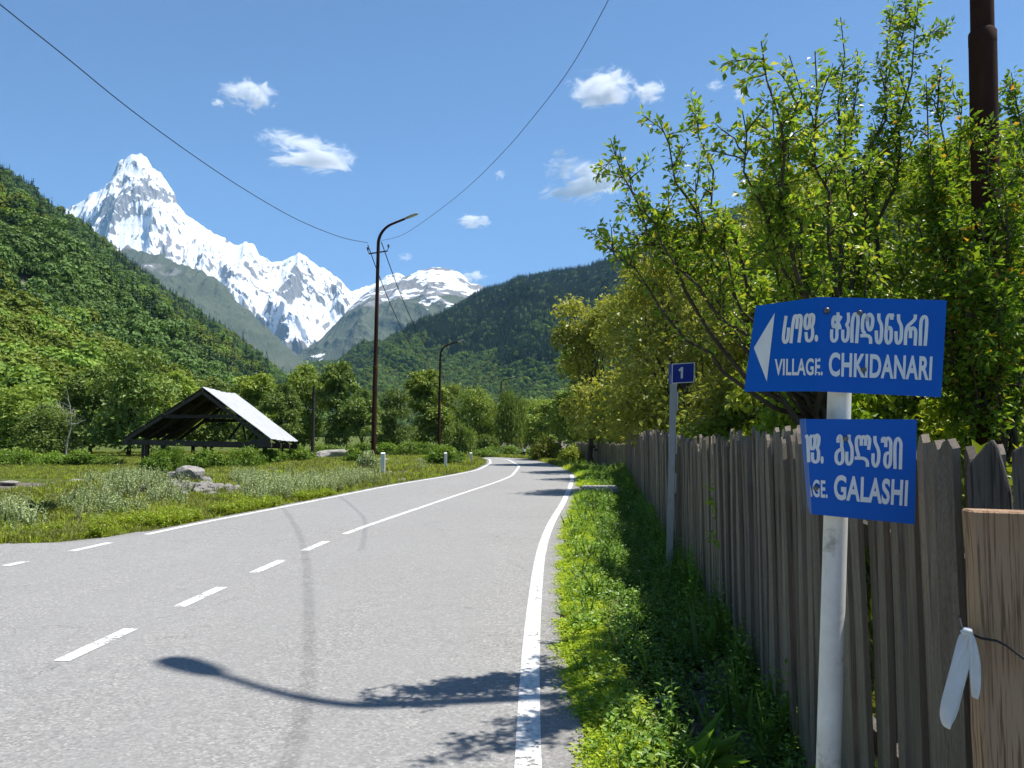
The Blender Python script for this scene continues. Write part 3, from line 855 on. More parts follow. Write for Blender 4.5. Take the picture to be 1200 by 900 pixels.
M_NAVY = simple_mat('plate_navy', (0.012, 0.03, 0.30), 0.35, 0.45, var=0.1, scale=8)
M_WIRE = simple_mat('black_cable', (0.02, 0.02, 0.022), 0.6, 0.3)
M_ROOF = simple_mat('pale_roof_sheet', (0.43, 0.428, 0.425), 0.45, 0.4, 0.0, 0.28, 3.0, 0.1, (1, 2.5, .6))
M_LAMP = simple_mat('lamp_housing', (0.30, 0.30, 0.29), 0.45, 0.5, 0.5, 0.1, 9)
M_GLASS = simple_mat('lamp_lens', (0.62, 0.62, 0.58), 0.2, 0.5, 0.0, 0.05, 9)
M_PORC = simple_mat('insulator', (0.05, 0.04, 0.04), 0.3, 0.5)
M_CONC = simple_mat('concrete', (0.30, 0.29, 0.27), 0.9, 0.2, 0, 0.3, 9, 0.4)
M_CLOTH = simple_mat('white_rag', (0.56, 0.58, 0.60), 0.9, 0.1, 0, 0.08, 25)
M_MARK = simple_mat('marker_white', (0.72, 0.72, 0.68), 0.6, 0.3, 0, 0.12, 14)
M_BLACKP = simple_mat('marker_black', (0.03, 0.03, 0.03), 0.5, 0.3, 0, 0.12, 14)

# ================================================================== PICKET FENCE
rnd = random.Random(4)
def picket_mesh(seed):
    r = random.Random(seed)
    h = 1.0; w = 1.0; th = 1.0
    n = 5
    shape = seed % 4
    tops = {0: [(-.5, .955), (-.22, .985), (.05, 1.0), (.3, .985), (.5, .94)], 1: [(-.5, .93), (-.2, .98), (.08, 1.0), (.28, .985), (.5, .90)],
            2: [(-.5, .985), (-.25, 1.0), (0, .995), (.25, .975), (.5, .955)], 3: [(-.5, .90), (-.3, .96), (-.1, 1.0), (.2, .99), (.5, .965)]}[shape]
    v = []; f = []
    lev = [0.0, 0.3, 0.62, 0.86]
    prof = []
    for z in lev:
        o1 = r.uniform(-.05, .05); o2 = r.uniform(-.06, .06); b = r.uniform(-.35, .35)
        prof.append([(-.5 + o1, z, b), (-.2, z, b), (.05, z, b), (.28, z, b), (.5 + o2, z, b)])
    prof.append([(x, z, r.uniform(-.2, .2)) for x, z in tops])
    for row in prof:
        for x, z, b in row: v.append((x, -.5 + b * .5, z))
        for x, z, b in row: v.append((x, .5 + b * .5, z - 0.002))
    m = 2 * n
    for k in range(len(prof) - 1):
        a = k * m; b = a + m
        for i in range(n - 1):
            f.append((a + i, a + i + 1, b + i + 1, b + i)); f.append((a + n + i + 1, a + n + i, b + n + i, b + n + i + 1))
        f.append((a + n, a, b, b + n)); f.append((a + n - 1, a + 2 * n - 1, b + 2 * n - 1, b + n - 1))
    k = (len(prof) - 1) * m
    for i in range(n - 1): f.append((k + i, k + i + 1, k + n + i + 1, k + n + i))
    me = bpy.data.meshes.new('picket'); me.from_pydata(v, [], f); me.update()
    me.materials.append(M_PICKET)
    return me
PK = [picket_mesh(k) for k in range(8)]
fence = empty('picket_fence', (fx(20.0), 20.0, 0))
tag(fence, 'long grey weathered picket fence running beside the road towards the trees', 'fence')
fence_inv = Matrix.Translation(-fence.location)
y = 2.02
pk = []
top_w = lambda yy: 1.615 + 0.05 * math.sin(yy * 0.45 + 0.6) - 0.02 + 0.035 * sstep(8, 13, yy) - 0.05 * sstep(18, 30, yy)
while y < 36.2:
    w = rnd.uniform(0.06, 0.10)
    if y < 3.4: w = rnd.uniform(0.07, 0.105)
    if y > 12: w *= 1.25
    if y > 24: w *= 1.15
    pk.append((y, w)); y += w * (rnd.uniform(0.86, 1.02) if y > 3.3 else 1.0) + (0.002 if y > 3.3 else rnd.uniform(0.005, 0.016))
def fence_dir(yy):
    return math.atan2(float(fx(yy + .3) - fx(yy - .3)), 0.6)
far = MB()
for k, (yy, w) in enumerate(pk):
    x = float(fx(yy)); zb = float(ground_h(x, yy)) - 0.06
    h = (top_w(yy) if yy > 3.4 else 1.59) + rnd.gauss(0, 0.032 if yy > 3.4 else .016) - zb
    if 3.1 < yy < 3.7: h -= 0.02
    off = rnd.uniform(-0.022, 0.016)
    lean = rnd.gauss(0, 0.012); yaw = -fence_dir(yy) + math.pi / 2 + rnd.gauss(0, 0.05)
    M = Matrix.Translation((x + off, yy, zb)) @ Matrix.Rotation(yaw, 4, 'Z') @ Matrix.Rotation(lean + 0.012, 4, 'Y') @ Matrix.Rotation(rnd.gauss(0, 0.008), 4, 'X') @ Matrix.Diagonal((w, 0.022 if k % 3 else 0.028, h, 1))
    if k < 299:
        o = bpy.data.objects.new('picket', PK[rnd.randrange(8)]); COL.objects.link(o)
        o.parent = fence; o.matrix_local = fence_inv @ M
    else:
        src = PK[rnd.randrange(8)]
        far.add([fence_inv @ M @ v_.co for v_ in src.vertices], [tuple(p.vertices) for p in src.polygons])
if far.v: tag(far.build('far_pickets', M_PICKET, fence), kind='stuff')
# rails and posts behind the pickets
def rail(z, y0, y1, name='rail'):
    b = MB()
    ys_ = np.arange(y0, y1 + .01, 2.0)
    for a, c in zip(ys_[:-1], ys_[1:]):
        b.bar(Vector((fx(a) + 0.055, a, z + rnd.uniform(-.02, .02))) - fence.location, Vector((fx(c) + 0.055, c + .0, z + rnd.uniform(-.02, .02))) - fence.location, 0.045, 0.09)
    return b.build(name, M_PLANK, fence)
rail(1.22, 2.2, 36.2); rail(0.42, 2.2, 36.2)
for yy in np.arange(3.0, 36, 2.6):
    b = MB(); b.bar(Vector((fx(yy) + .12, yy, -.2)) - fence.location, Vector((fx(yy) + .125, yy, 1.42)) - fence.location, .1, .1, (0, 1, 0)); b.build('post', M_PLANK, fence)

# second, lower fence past the corner
f2 = empty('board_fence', (5.2, 39.0, 0))
tag(f2, 'low dark board fence in tree shade beyond the end of the picket fence', 'fence')
a0 = Vector((5.42, 36.8, 0)); a1 = Vector((3.9, 48.5, 0))
for k in range(72):
    p = a0.lerp(a1, k / 72.0)
    o = bpy.data.objects.new('board', PK[k % 8]); COL.objects.link(o); o.parent = f2
    o.matrix_local = Matrix.Translation(-f2.location) @ Matrix.Translation((p.x, p.y, -.05)) @ Matrix.Rotation(math.pi / 2 + 0.13, 4, 'Z') @ Matrix.Diagonal((0.15, 0.025, 1.22 + rnd.gauss(0, .04), 1))

# ---- pointed plank, raw board, rag and wire at the near end
def prism(name, outline, th, mat, M, parent=None, bev=0.004):
    """outline (x,z) extruded in y by th, slightly bevelled"""
    bm = bmesh.new()
    vs = [bm.verts.new((x, 0, z)) for x, z in outline]
    fc = bm.faces.new(vs)
    r = bmesh.ops.extrude_face_region(bm, geom=[fc])
    for e in r['geom']:
        if isinstance(e, bmesh.types.BMVert): e.co.y += th
    bmesh.ops.recalc_face_normals(bm, faces=bm.faces)
    if bev: bmesh.ops.bevel(bm, geom=[e for e in bm.edges], offset=bev, segments=1, affect='EDGES')
    me = bpy.data.meshes.new(name); bm.to_mesh(me); bm.free()
    o = obj(name, me, mat, parent)
    o.matrix_local = M
    return o
# wide pointed plank seen at u 1138..1188, top 515
pd = 1.98
pl = P(1138, 700, pd); prr = P(1189, 700, pd - 0.06)
wv2 = prr - pl; wlen = Vector((wv2.x, wv2.y, 0)).length; yaw = math.atan2(wv2.y, wv2.x)
zt = P(1168, 514, pd).z; zs = P(1140, 546, pd).z; zs2 = P(1188, 574, pd).z
o = prism('pointed_plank', [(0, -.1), (wlen, -.1), (wlen * 1.02, zs2 - .05), (wlen * 1.0, zs2), (wlen * .74, zt - .02), (wlen * .62, zt), (wlen * .5, zt - .012), (wlen * .03, zs), (0, zs - .05)], 0.03, M_PLANK,
          Matrix.Translation((pl.x, pl.y, 0)) @ Matrix.Rotation(yaw, 4, 'Z'))
tag(o, 'wide dark pointed plank at the near end of the picket fence', 'plank')
p2 = P(1192, 700, 1.9)
o = prism('plank', [(0, -.1), (.1, -.1), (.1, 1.5), (.06, 1.60), (.0, 1.56)], 0.025, M_PLANK, Matrix.Translation((p2.x, p2.y, 0)) @ Matrix.Rotation(yaw, 4, 'Z'))
tag(o, 'dark plank at the right edge of the picture behind the raw brown board', 'plank')
# raw brown board in front: u 1143.. at d 1.55, top 598
bd = 1.5
pl = P(1143, 700, bd); zt = P(1146, 598, bd).z
r_ = random.Random(9)
out = []
hs = np.linspace(-.1, zt, 16)
for z in hs[::-1]:
    x = 0.004 * math.sin(z * 11) + r_.uniform(-.002, .002)
    if P(1143, 812, bd).z > z > P(1143, 850, bd).z: x += 0.028
    if z < P(1143, 850, bd).z: x += 0.006
    out.append((x, z))
out += [(0.30, -.1), (0.305, 0.6), (0.302, zt - .006)]
o = prism('raw_board', out, 0.05, M_BROWN, Matrix.Translation((pl.x, pl.y, 0)) @ Matrix.Rotation(-0.16, 4, 'Z'))
tag(o, 'thick raw brown board in the bottom right corner with a flat sawn top', 'board')
BOARD = o
for (u, v) in [(1150, 682), (1153, 788), (1172, 805), (1189, 808)]:
    q = P(u, v, bd - .012); b = MB(); b.tube([(0, .02, 0), (0, -.004, 0)], 0.0035, 8)
    h_ = obj('nail', b.mesh('nail'), M_BOLT, BOARD); h_.matrix_local = BOARD.matrix_local.inverted() @ Matrix.Translation(q)
# wire twisted round the board
q = [P(1124, 722, 1.9), P(1127, 735, 1.75), P(1133, 741, 1.52), P(1150, 748, bd - .022), P(1168, 751, bd - .03), P(1180, 757, bd - .035), P(1192, 766, bd - .04), P(1206, 776, bd - .05), P(1230, 790, bd - .06)]
b = MB(); b.tube(q, 0.0026, 6)
tag(b.build('tie_wire', M_WIRE, None, True), 'dark bent wire tied across the raw brown board', 'wire')
# rag: two hanging tails
def rag_tail(pts, wid, name, parent):
    n = len(pts); rows = []
    for i, (u, v, d) in enumerate(pts):
        c = P(u, v, d); w = wid[i] * d / 910
        rows.append([c + Vector((w * s, 0.006 * math.sin(s * 9 + i) - 0.010 * (1 - 4 * s * s), 0)) for s in (-.5, -.3, -.1, .1, .3, .5)])
    V = [v for r in rows for v in r]
    me = mesh_np(name, np.array([tuple(v) for v in V]), grid_faces(n, 6), smooth=True)
    o = obj(name, me, M_CLOTH, parent)
    m = o.modifiers.new('thick', 'SOLIDIFY'); m.thickness = 0.003
    m2 = o.modifiers.new('soft', 'SUBSURF'); m2.levels = 1; m2.render_levels = 2
    return o
rg = empty('white_rag', P(1132, 742, 1.50))
tag(rg, 'white rag knotted on the wire and hanging against the fence', 'rag')
def child_keep(o, par):
    o.parent = par; o.matrix_parent_inverse = Matrix.Translation(-par.location)
a = rag_tail([(1132, 741, 1.49), (1130, 755, 1.49), (1125, 775, 1.49), (1119, 797, 1.49), (1114, 820, 1.49), (1111, 838, 1.49), (1109, 852, 1.49)], [10, 17, 22, 25, 25, 20, 4], 'cloth_tail', None); child_keep(a, rg)
a = rag_tail([(1134, 741, 1.487), (1137, 755, 1.487), (1140, 772, 1.488), (1141, 790, 1.488), (1142, 806, 1.488), (1141, 817, 1.488)], [7, 11, 13, 14, 12, 3], 'cloth_tail', None); child_keep(a, rg)
b = MB(); b.tube([P(1127, 741, 1.485), P(1131, 739.5, 1.48), P(1135, 740, 1.48), P(1138, 743, 1.485)], [.004, .008, .008, .004], 8)
a = b.build('knot', M_CLOTH, None, True); child_keep(a, rg)
# ================================================================== SIGN TEXT
def text_mesh(s, bold=0.0, space=1.0):
    cu = bpy.data.curves.new('txt', 'FONT'); cu.body = s; cu.offset = bold; cu.space_character = space
    cu.resolution_u = 4
    o = bpy.data.objects.new('txt', cu); COL.objects.link(o)
    dg = bpy.context.evaluated_depsgraph_get()
    me = bpy.data.meshes.new_from_object(o.evaluated_get(dg))
    COL.objects.unlink(o); bpy.data.objects.remove(o); bpy.data.curves.remove(cu)
    v = np.empty(len(me.vertices) * 3); me.vertices.foreach_get('co', v); v = v.reshape(-1, 3)[:, :2]
    return me, v

def plane_hit(u, v, p0, n):
    r = ray(u, v); o = Vector((0, 0, EYE))
    return o + r * ((p0 - o).dot(n) / r.dot(n))

def lettering(s, quad, planes, parent, clip=None, bold=0.02, mat=None, space=1.0, name='lettering'):
    """quad: TL TR BR BL in frame pixels of the lettering's own outline; laid 1.5 mm proud of the panel faces"""
    me, v = text_mesh(s, bold, space)
    lo = v.min(0); hi = v.max(0); q = (v - lo) / (hi - lo)
    TL, TR, BR, BL = [np.array(p, float) for p in quad]
    px = (TL[None] * (1 - q[:, :1]) + TR[None] * q[:, :1]) * q[:, 1:] + (BL[None] * (1 - q[:, :1]) + BR[None] * q[:, :1]) * (1 - q[:, 1:])
    if clip:
        bm = bmesh.new(); bm.from_mesh(me)
        for vv_, p in zip(bm.verts, px): vv_.co = (p[0], p[1], 0)
        a, b = np.array(clip[0], float), np.array(clip[1], float)
        nrm = Vector((b[1] - a[1], a[0] - b[0], 0))
        if nrm.x < 0: nrm = -nrm
        bmesh.ops.bisect_plane(bm, geom=bm.verts[:] + bm.edges[:] + bm.faces[:], plane_co=(a[0], a[1], 0), plane_no=nrm, clear_inner=True)
        bm.to_mesh(me); bm.free()
        px = np.empty(len(me.vertices) * 3); me.vertices.foreach_get('co', px); px = px.reshape(-1, 3)[:, :2]
    co = []
    for u, w in px:
        p0, n = planes(u, w)
        co.append(tuple(plane_hit(u, w, p0 + n * 0.0015, n) - parent.matrix_world.translation))
    me.vertices.foreach_set('co', np.array(co, dtype=np.float32).ravel()); me.update()
    return obj(name, me, mat or M_LETTER, parent)

def sheet(name, front, th, mat, back_mat, parent):
    """bent sheet: rows of (left..right) points top/bottom; front list of columns [(top,bottom),...]"""
    n = len(front); vs = []
    nr = [(c[1] - c[0]) for c in front]
    for k, (a, b) in enumerate(front):
        vs += [a, b]
    off = []
    for k in range(n):
        k0 = max(0, k - 1); k1 = min(n - 1, k + 1)
        dirx = (front[k1][0] - front[k0][0]).normalized(); dz = (front[k][0] - front[k][1]).normalized()
        off.append(dirx.cross(dz).normalized() * -1)
    for k, (a, b) in enumerate(front): vs += [a + off[k] * th, b + off[k] * th]
    f = []; m = 2 * n; mi = []
    for k in range(n - 1):
        f.append((2 * k, 2 * k + 1, 2 * k + 3, 2 * k + 2)); mi.append(0)
        f.append((m + 2 * k, m + 2 * k + 2, m + 2 * k + 3, m + 2 * k + 1)); mi.append(1)
        f.append((2 * k, 2 * k + 2, m + 2 * k + 2, m + 2 * k)); mi.append(1)
        f.append((2 * k + 1, m + 2 * k + 1, m + 2 * k + 3, 2 * k + 3)); mi.append(1)
    f.append((0, m, m + 1, 1)); f.append((2 * n - 2, 2 * n - 1, m + 2 * n - 1, m + 2 * n - 2)); mi += [1, 1]
    me = bpy.data.meshes.new(name)
    o0 = parent.matrix_world.translation
    me.from_pydata([tuple(v - o0) for v in vs], [], f)
    me.materials.append(mat); me.materials.append(back_mat)
    me.polygons.foreach_set('material_index', mi); me.update()
    return obj(name, me, None, parent)

def bolt(u, v, planes, parent, r=0.009, mat=None):
    p0, n = planes(u, v); c = plane_hit(u, v, p0 + n * 0.003, n) - parent.matrix_world.translation
    b = MB(); b.tube([c - n * .002, c + n * 0.004, c + n * .0065], [r, r, r * .7], 10); b.tube([c + n * .004, c + n * .012], r * .42, 6)
    return b.build('bolt', mat or M_BOLT, parent, True)


def cat_rom(p, m=7):
    p = [np.array(a, float) for a in p]
    if len(p) < 3: return p
    out = []
    for k in range(len(p) - 1):
        a, b, c, d = p[max(k - 1, 0)], p[k], p[k + 1], p[min(k + 2, len(p) - 1)]
        for j in range(m):
            t_ = j / m
            out.append(0.5 * (2 * b + (c - a) * t_ + (2 * a - 5 * b + 4 * c - d) * t_ ** 2 + (3 * b - a - 3 * c + d) * t_ ** 3))
    out.append(p[-1]); return out

def stroke_letter(strokes, org, k, wpx, planes, parent, clip_u=None):
    """a letter drawn with one even stroke width, as on the painted boards"""
    V = []; Fq = []; lift = 0.0012; o0_ = parent.matrix_world.translation
    for s_ in strokes:
        lift += 0.00018
        c = np.array(cat_rom(s_)) / k + np.array(org)
        if clip_u is not None:
            c = c[c[:, 0] > clip_u + wpx * .5]
            if len(c) < 2: continue
        d_ = np.gradient(c, axis=0); d_ /= np.linalg.norm(d_, axis=1, keepdims=True) + 1e-9
        nn_ = np.stack([-d_[:, 1], d_[:, 0]], 1) * wpx / 2
        st = len(V)
        for a, b in zip(c + nn_, c - nn_):
            for q in (a, b):
                p0, n = planes(q[0], q[1]); V.append(tuple(plane_hit(q[0], q[1], p0 + n * lift, n) - o0_))
        for i in range(len(c) - 1): Fq.append((st + 2 * i, st + 2 * i + 1, st + 2 * i + 3, st + 2 * i + 2))
    if Fq: obj('letter', mesh_np('letter', np.array(V), np.array(Fq)), M_LETTER, parent)

def dot_letter(c, rx, ry, org, k, planes, parent):
    V = []
    for j in range(16):
        a = j * math.pi / 8; q = ((c[0] + rx * math.cos(a)) / k + org[0], (c[1] + ry * math.sin(a)) / k + org[1])
        p0, n = planes(*q); V.append(tuple(plane_hit(q[0], q[1], p0 + n * .0015, n) - parent.matrix_world.translation))
    me = bpy.data.meshes.new('letter'); me.from_pydata(V, [], [tuple(range(16))]); obj('letter', me, M_LETTER, parent)

A_ = (910, 360); KA = 13.333; B_ = (1000, 360); KB = 12.63; C_ = (940, 495); KC = 9.6
UP1 = [
 [[(150, 135), (122, 330), (106, 480), (125, 545), (160, 530), (180, 450), (190, 318)]],
 [[(224, 562), (248, 330), (275, 165), (306, 135), (326, 170), (314, 338)], [(322, 185), (350, 130), (385, 155), (378, 300), (350, 552)]],
 [[(500, 113), (462, 140), (445, 220), (447, 300), (468, 333), (497, 318), (516, 240), (520, 150), (500, 113)], [(522, 150), (550, 113), (580, 142), (574, 240), (550, 308), (562, 345), (562, 440), (540, 508), (502, 525), (472, 500), (460, 388)]],
 [[(960, 80), (956, 250), (945, 330), (940, 480), (897, 530), (862, 488), (862, 345)], [(942, 215), (915, 150), (886, 185), (880, 260), (892, 305), (925, 285), (985, 190), (1008, 135)], [(955, 235), (985, 290), (994, 345)]],
 [[(1122, 85), (1122, 210), (1088, 285)], [(1090, 278), (1120, 330), (1114, 470), (1075, 530), (1036, 490), (1035, 350)]]]
UP2 = [
 [[(-22, 525), (-17, 250), (8, 125), (42, 100), (70, 165), (60, 350), (48, 532)]],
 [[(190, 110), (155, 130), (136, 225), (138, 335), (165, 388), (150, 425)], [(104, 424), (200, 420), (250, 455), (254, 542)], [(190, 112), (205, 160), (214, 280), (240, 337), (275, 290), (286, 170), (252, 108), (216, 130), (206, 205)]],
 [[(378, 92), (380, 180), (415, 270), (415, 420), (400, 500), (375, 525), (346, 490), (340, 345)]],
 [[(572, 185), (562, 130), (530, 118), (502, 170), (490, 300), (482, 450), (500, 518), (525, 525), (555, 480), (560, 350), (540, 302), (500, 322)], [(555, 130), (602, 112)]],
 [[(670, 103), (672, 190), (710, 290), (708, 440), (690, 510), (660, 530), (636, 495), (632, 355)]],
 [[(770, 560), (776, 400), (800, 290), (870, 220), (912, 170), (918, 108)], [(796, 330), (825, 308), (845, 340), (845, 458)], [(846, 345), (880, 308), (918, 340), (921, 430), (912, 568)]],
 [[(990, 570), (1000, 250), (1020, 165), (1055, 140), (1085, 180), (1080, 350), (1062, 572)]]]
LOW = [
 [[(44, 140), (62, 190), (68, 300), (74, 448)]],
 [[(115, 145), (92, 180), (93, 270), (110, 295), (134, 280), (145, 180), (115, 145)], [(147, 180), (165, 143), (188, 170), (184, 240), (170, 288), (184, 330), (180, 420), (150, 445), (119, 420), (116, 338)]],
 [[(405, 228), (405, 180), (425, 152), (445, 190), (445, 270), (455, 325), (455, 430), (420, 465), (386, 430), (386, 350), (418, 312), (446, 300)]],
 [[(530, 138), (530, 200), (560, 290), (558, 420), (530, 468), (503, 440), (503, 328)]],
 [[(747, 308), (760, 205), (745, 166), (722, 166), (710, 262)], [(710, 185), (690, 162), (668, 182), (665, 262)], [(665, 185), (640, 158), (612, 190), (614, 290), (634, 372), (622, 400)], [(590, 402), (690, 405), (730, 440), (735, 500)]],
 [[(820, 153), (822, 220), (860, 320), (858, 430), (830, 490), (799, 455), (798, 348)]],
 [[(905, 228), (905, 188), (925, 180), (940, 210), (940, 278)], [(938, 205), (970, 177), (996, 220), (996, 320), (990, 460), (960, 503), (932, 460), (936, 372), (960, 345), (990, 350)]],
 [[(1045, 522), (1045, 260), (1075, 182), (1110, 230), (1110, 330), (1105, 528)]]]

# ---- the tall white sign post with its two boards
pb = P(971, 895, 2.46); pt_ = P(985, 440, 2.46)
ddir = (pt_ - pb).normalized()
base = pb + ddir * ((-.35 - pb.z) / ddir.z)
gz = float(ground_h(base.x, base.y))
top = P(987, 352, 2.47)
post = empty('sign_post', (base.x, base.y, gz)); bpy.context.view_layer.update()
tag(post, 'white painted steel sign post standing in front of the picket fence', 'sign post')
b = MB()
n_ = 16; pts_ = [base.lerp(top, k / n_) - post.location for k in range(n_ + 1)]
b.tube(pts_, 0.0358, 20)
b.build('pole', M_WHITE, post, True)
b = MB(); q = base.lerp(top, 0.33) - post.location; b.tube([q + Vector((-.034, -.011, 0)), q + Vector((-.046, -.015, 0.0))], [.012, .009], 8); b.build('weld_lug', M_WHITE, post, True)

U = [(885.6, 358.4, 2.60), (961, 348, 2.405), (1109.5, 351.8, 2.335), (1103, 465.5, 2.335), (956.5, 458.5, 2.405), (872, 458.8, 2.60)]
w = [P(*p) for p in U]
for i_, (a_, b_, c_) in ((3, (1, 2, 4)), (5, (0, 1, 4))):
    n0 = (w[b_] - w[a_]).cross(w[c_] - w[a_]).normalized(); w[i_] = plane_hit(U[i_][0], U[i_][1], w[a_], n0)
sg = empty('village_sign', w[4].lerp(w[3], 0.2)); bpy.context.view_layer.update()
tag(sg, 'blue CHKIDANARI village sign with a white arrow and bent left end', 'sign')
cols = [(w[0], w[5])]
for k in (0.25, 0.5, 0.75, 0.9): cols.append((w[0].lerp(w[1], k), w[5].lerp(w[4], k)))
cols.append((w[1], w[4]))
for k in (0.33, 0.66, 1.0): cols.append((w[1].lerp(w[2], k), w[4].lerp(w[3], k)))
sheet('panel', cols, 0.0022, M_BLUE, M_BACK, sg)
nR = (w[2] - w[1]).cross(w[4] - w[1]).normalized(); nR = -nR if nR.y > 0 else nR
nL = (w[1] - w[0]).cross(w[5] - w[0]).normalized(); nL = -nL if nL.y > 0 else nL
def plU(u, v):
    fold = 961 + (v - 348) / (458.5 - 348) * (956.5 - 961)
    return (w[1], nL) if u < fold else (w[1], nR)
for g_ in UP1: stroke_letter(g_, A_, KA, 3.7, plU, sg)
for g_ in UP2: stroke_letter(g_, B_, KB, 4.0, plU, sg)
dot_letter((622, 485), 28, 56, A_, KA, plU, sg)
lettering('VILLAGE.', [(908, 420.5), (964.5, 419.5), (964, 440), (907.5, 440)], plU, sg, bold=0.026, space=1.04)
lettering('CHKIDANARI', [(971.5, 412.5), (1093, 417.5), (1091.5, 446), (971, 441)], plU, sg, bold=0.032, space=1.05)
o0 = sg.matrix_world.translation
tri = [plane_hit(u, v, w[1] + nL * 0.0015, nL) - o0 for u, v in [(908, 366.4), (883.4, 407.6), (898.6, 447)]]
obj('arrow', mesh_np('arrow', np.array([tuple(p) for p in tri]), np.array([[0, 1, 2]])), M_LETTER, sg)
for (u, v) in [(969, 364), (1007.5, 366.6), (1012, 433)]: bolt(u, v, plU, sg, .0095 if u < 1000 else .008)

Lw = [P(944, 491, 2.40), P(1074.5, 491.5, 2.285), None, P(951, 602.5, 2.40)]
nG = (Lw[1] - Lw[0]).cross(Lw[3] - Lw[0]).normalized(); nG = -nG if nG.y > 0 else nG
Lw[2] = plane_hit(1072, 614.5, Lw[0], nG)
sg2 = empty('village_sign', Lw[3].lerp(Lw[2], 0.2)); bpy.context.view_layer.update()
tag(sg2, 'smaller blue GALASHI sign below, its left end folded back and cut off', 'sign')
nG = (Lw[1] - Lw[0]).cross(Lw[3] - Lw[0]).normalized(); nG = -nG if nG.y > 0 else nG
# torn left edge of the face
mid = plane_hit(945.5, 560, Lw[0], nG); mid2 = plane_hit(948, 590, Lw[0], nG)
cols = [(Lw[0], Lw[3])]
for k in (0.3, 0.6, 1.0): cols.append((Lw[0].lerp(Lw[1], k), Lw[3].lerp(Lw[2], k)))
sheet('panel', cols, 0.0022, M_BLUE, M_BACK, sg2)
# the folded-back flap
fl = [(Lw[0] + Vector((.055, .20, .004)), Lw[3] + Vector((.06, .19, .012))), (Lw[0] + Vector((.012, .05, .002)), Lw[3] + Vector((.012, .05, .004))), (Lw[0] + Vector((0, .003, 0)), Lw[3] + Vector((0, .003, 0)))]
sheet('folded_flap', fl, 0.0022, M_BLUE, M_BACK, sg2)
plG = lambda u, v: (Lw[0], nG)
clip = ((944.6, 491), (951.4, 602.5))
for k_, g_ in enumerate(LOW): stroke_letter(g_, C_, KC, 3.9, plG, sg2)
dot_letter((225, 422), 18, 44, C_, KC, plG, sg2)
lettering('VILLAGE.', [(919.5, 559.5), (970, 563), (970, 584), (919.5, 579.5)], plG, sg2, clip, bold=0.026, space=1.04)
lettering('GALASHI', [(977.5, 556), (1064.5, 562.5), (1063, 593.5), (977, 585.5)], plG, sg2, bold=0.032, space=1.05)
for (u, v) in [(991, 514), (956, 572)]: bolt(u, v, plG, sg2, .008)

# ---- kilometre plate on its square post
kb = G(784, 672, -0.16); kd = kb.y
kt = P(789.5, 450, kd)
km = empty('kilometre_post', (kb.x, kb.y, -0.18)); bpy.context.view_layer.update()
tag(km, 'grey square post with a small blue plate numbered 1 beside the fence', 'marker post')
b = MB(); b.bar((0, 0, -0.1), kt - km.location + Vector((0, 0, .12)), 0.085, 0.085, (0.25, 1, 0)); b.build('post', M_GALV, km)
b = MB(); e = kt - km.location
for zz_ in (0.0, -.55, -1.05):
    b.bar(Vector((.047, -.03, zz_ + e.z - .35)) + Vector((e.x, e.y, 0)) * ((zz_ + e.z - .35) / e.z), Vector((.047, -.03, zz_ + e.z - .1)) + Vector((e.x, e.y, 0)) * ((zz_ + e.z - .1) / e.z), .006, .02, (1, 0, 0))
b.build('white_edge_strip', M_MARK, km)  # thin white strips up the right edge of the post
K = [P(784, 426.5, kd + .02), P(787.6, 426.2, kd - .065), P(814.2, 424.5, kd - .05), P(813.6, 448, kd - .05), P(787.2, 449.6, kd - .065), P(783.4, 449.6, kd + .02)]
sheet('plate', [(K[0], K[5]), (K[1], K[4]), (K[2], K[3])], 0.003, M_NAVY, M_MARK, km)
nK = (K[2] - K[1]).cross(K[4] - K[1]).normalized(); nK = -nK if nK.y > 0 else nK
plK = lambda u, v: (K[1], nK)
stroke_letter([[(795.8, 434.5), (799.6, 431.0)], [(799.3, 430.2), (799.0, 443.6)]], (0, 0), 1.0, 2.6, plK, km)
def strip(qs, nm):
    me = mesh_np(nm, np.array([tuple(plane_hit(u, v, K[1] + nK * .0014, nK) - km.location) for u, v in qs]), np.array([[0, 1, 2, 3]])); obj(nm, me, M_MARK, km)
strip([(787.4, 426.2), (788.5, 426.2), (788.2, 449.6), (787, 449.6)], 'border')
strip([(813.3, 424.6), (814.3, 424.5), (813.7, 448), (812.7, 448)], 'border')
strip([(788.5, 426.2), (813.3, 424.6), (813.3, 425.6), (788.5, 427.2)], 'border')
strip([(788.2, 448.6), (812.7, 447), (812.7, 448), (788.2, 449.6)], 'border')

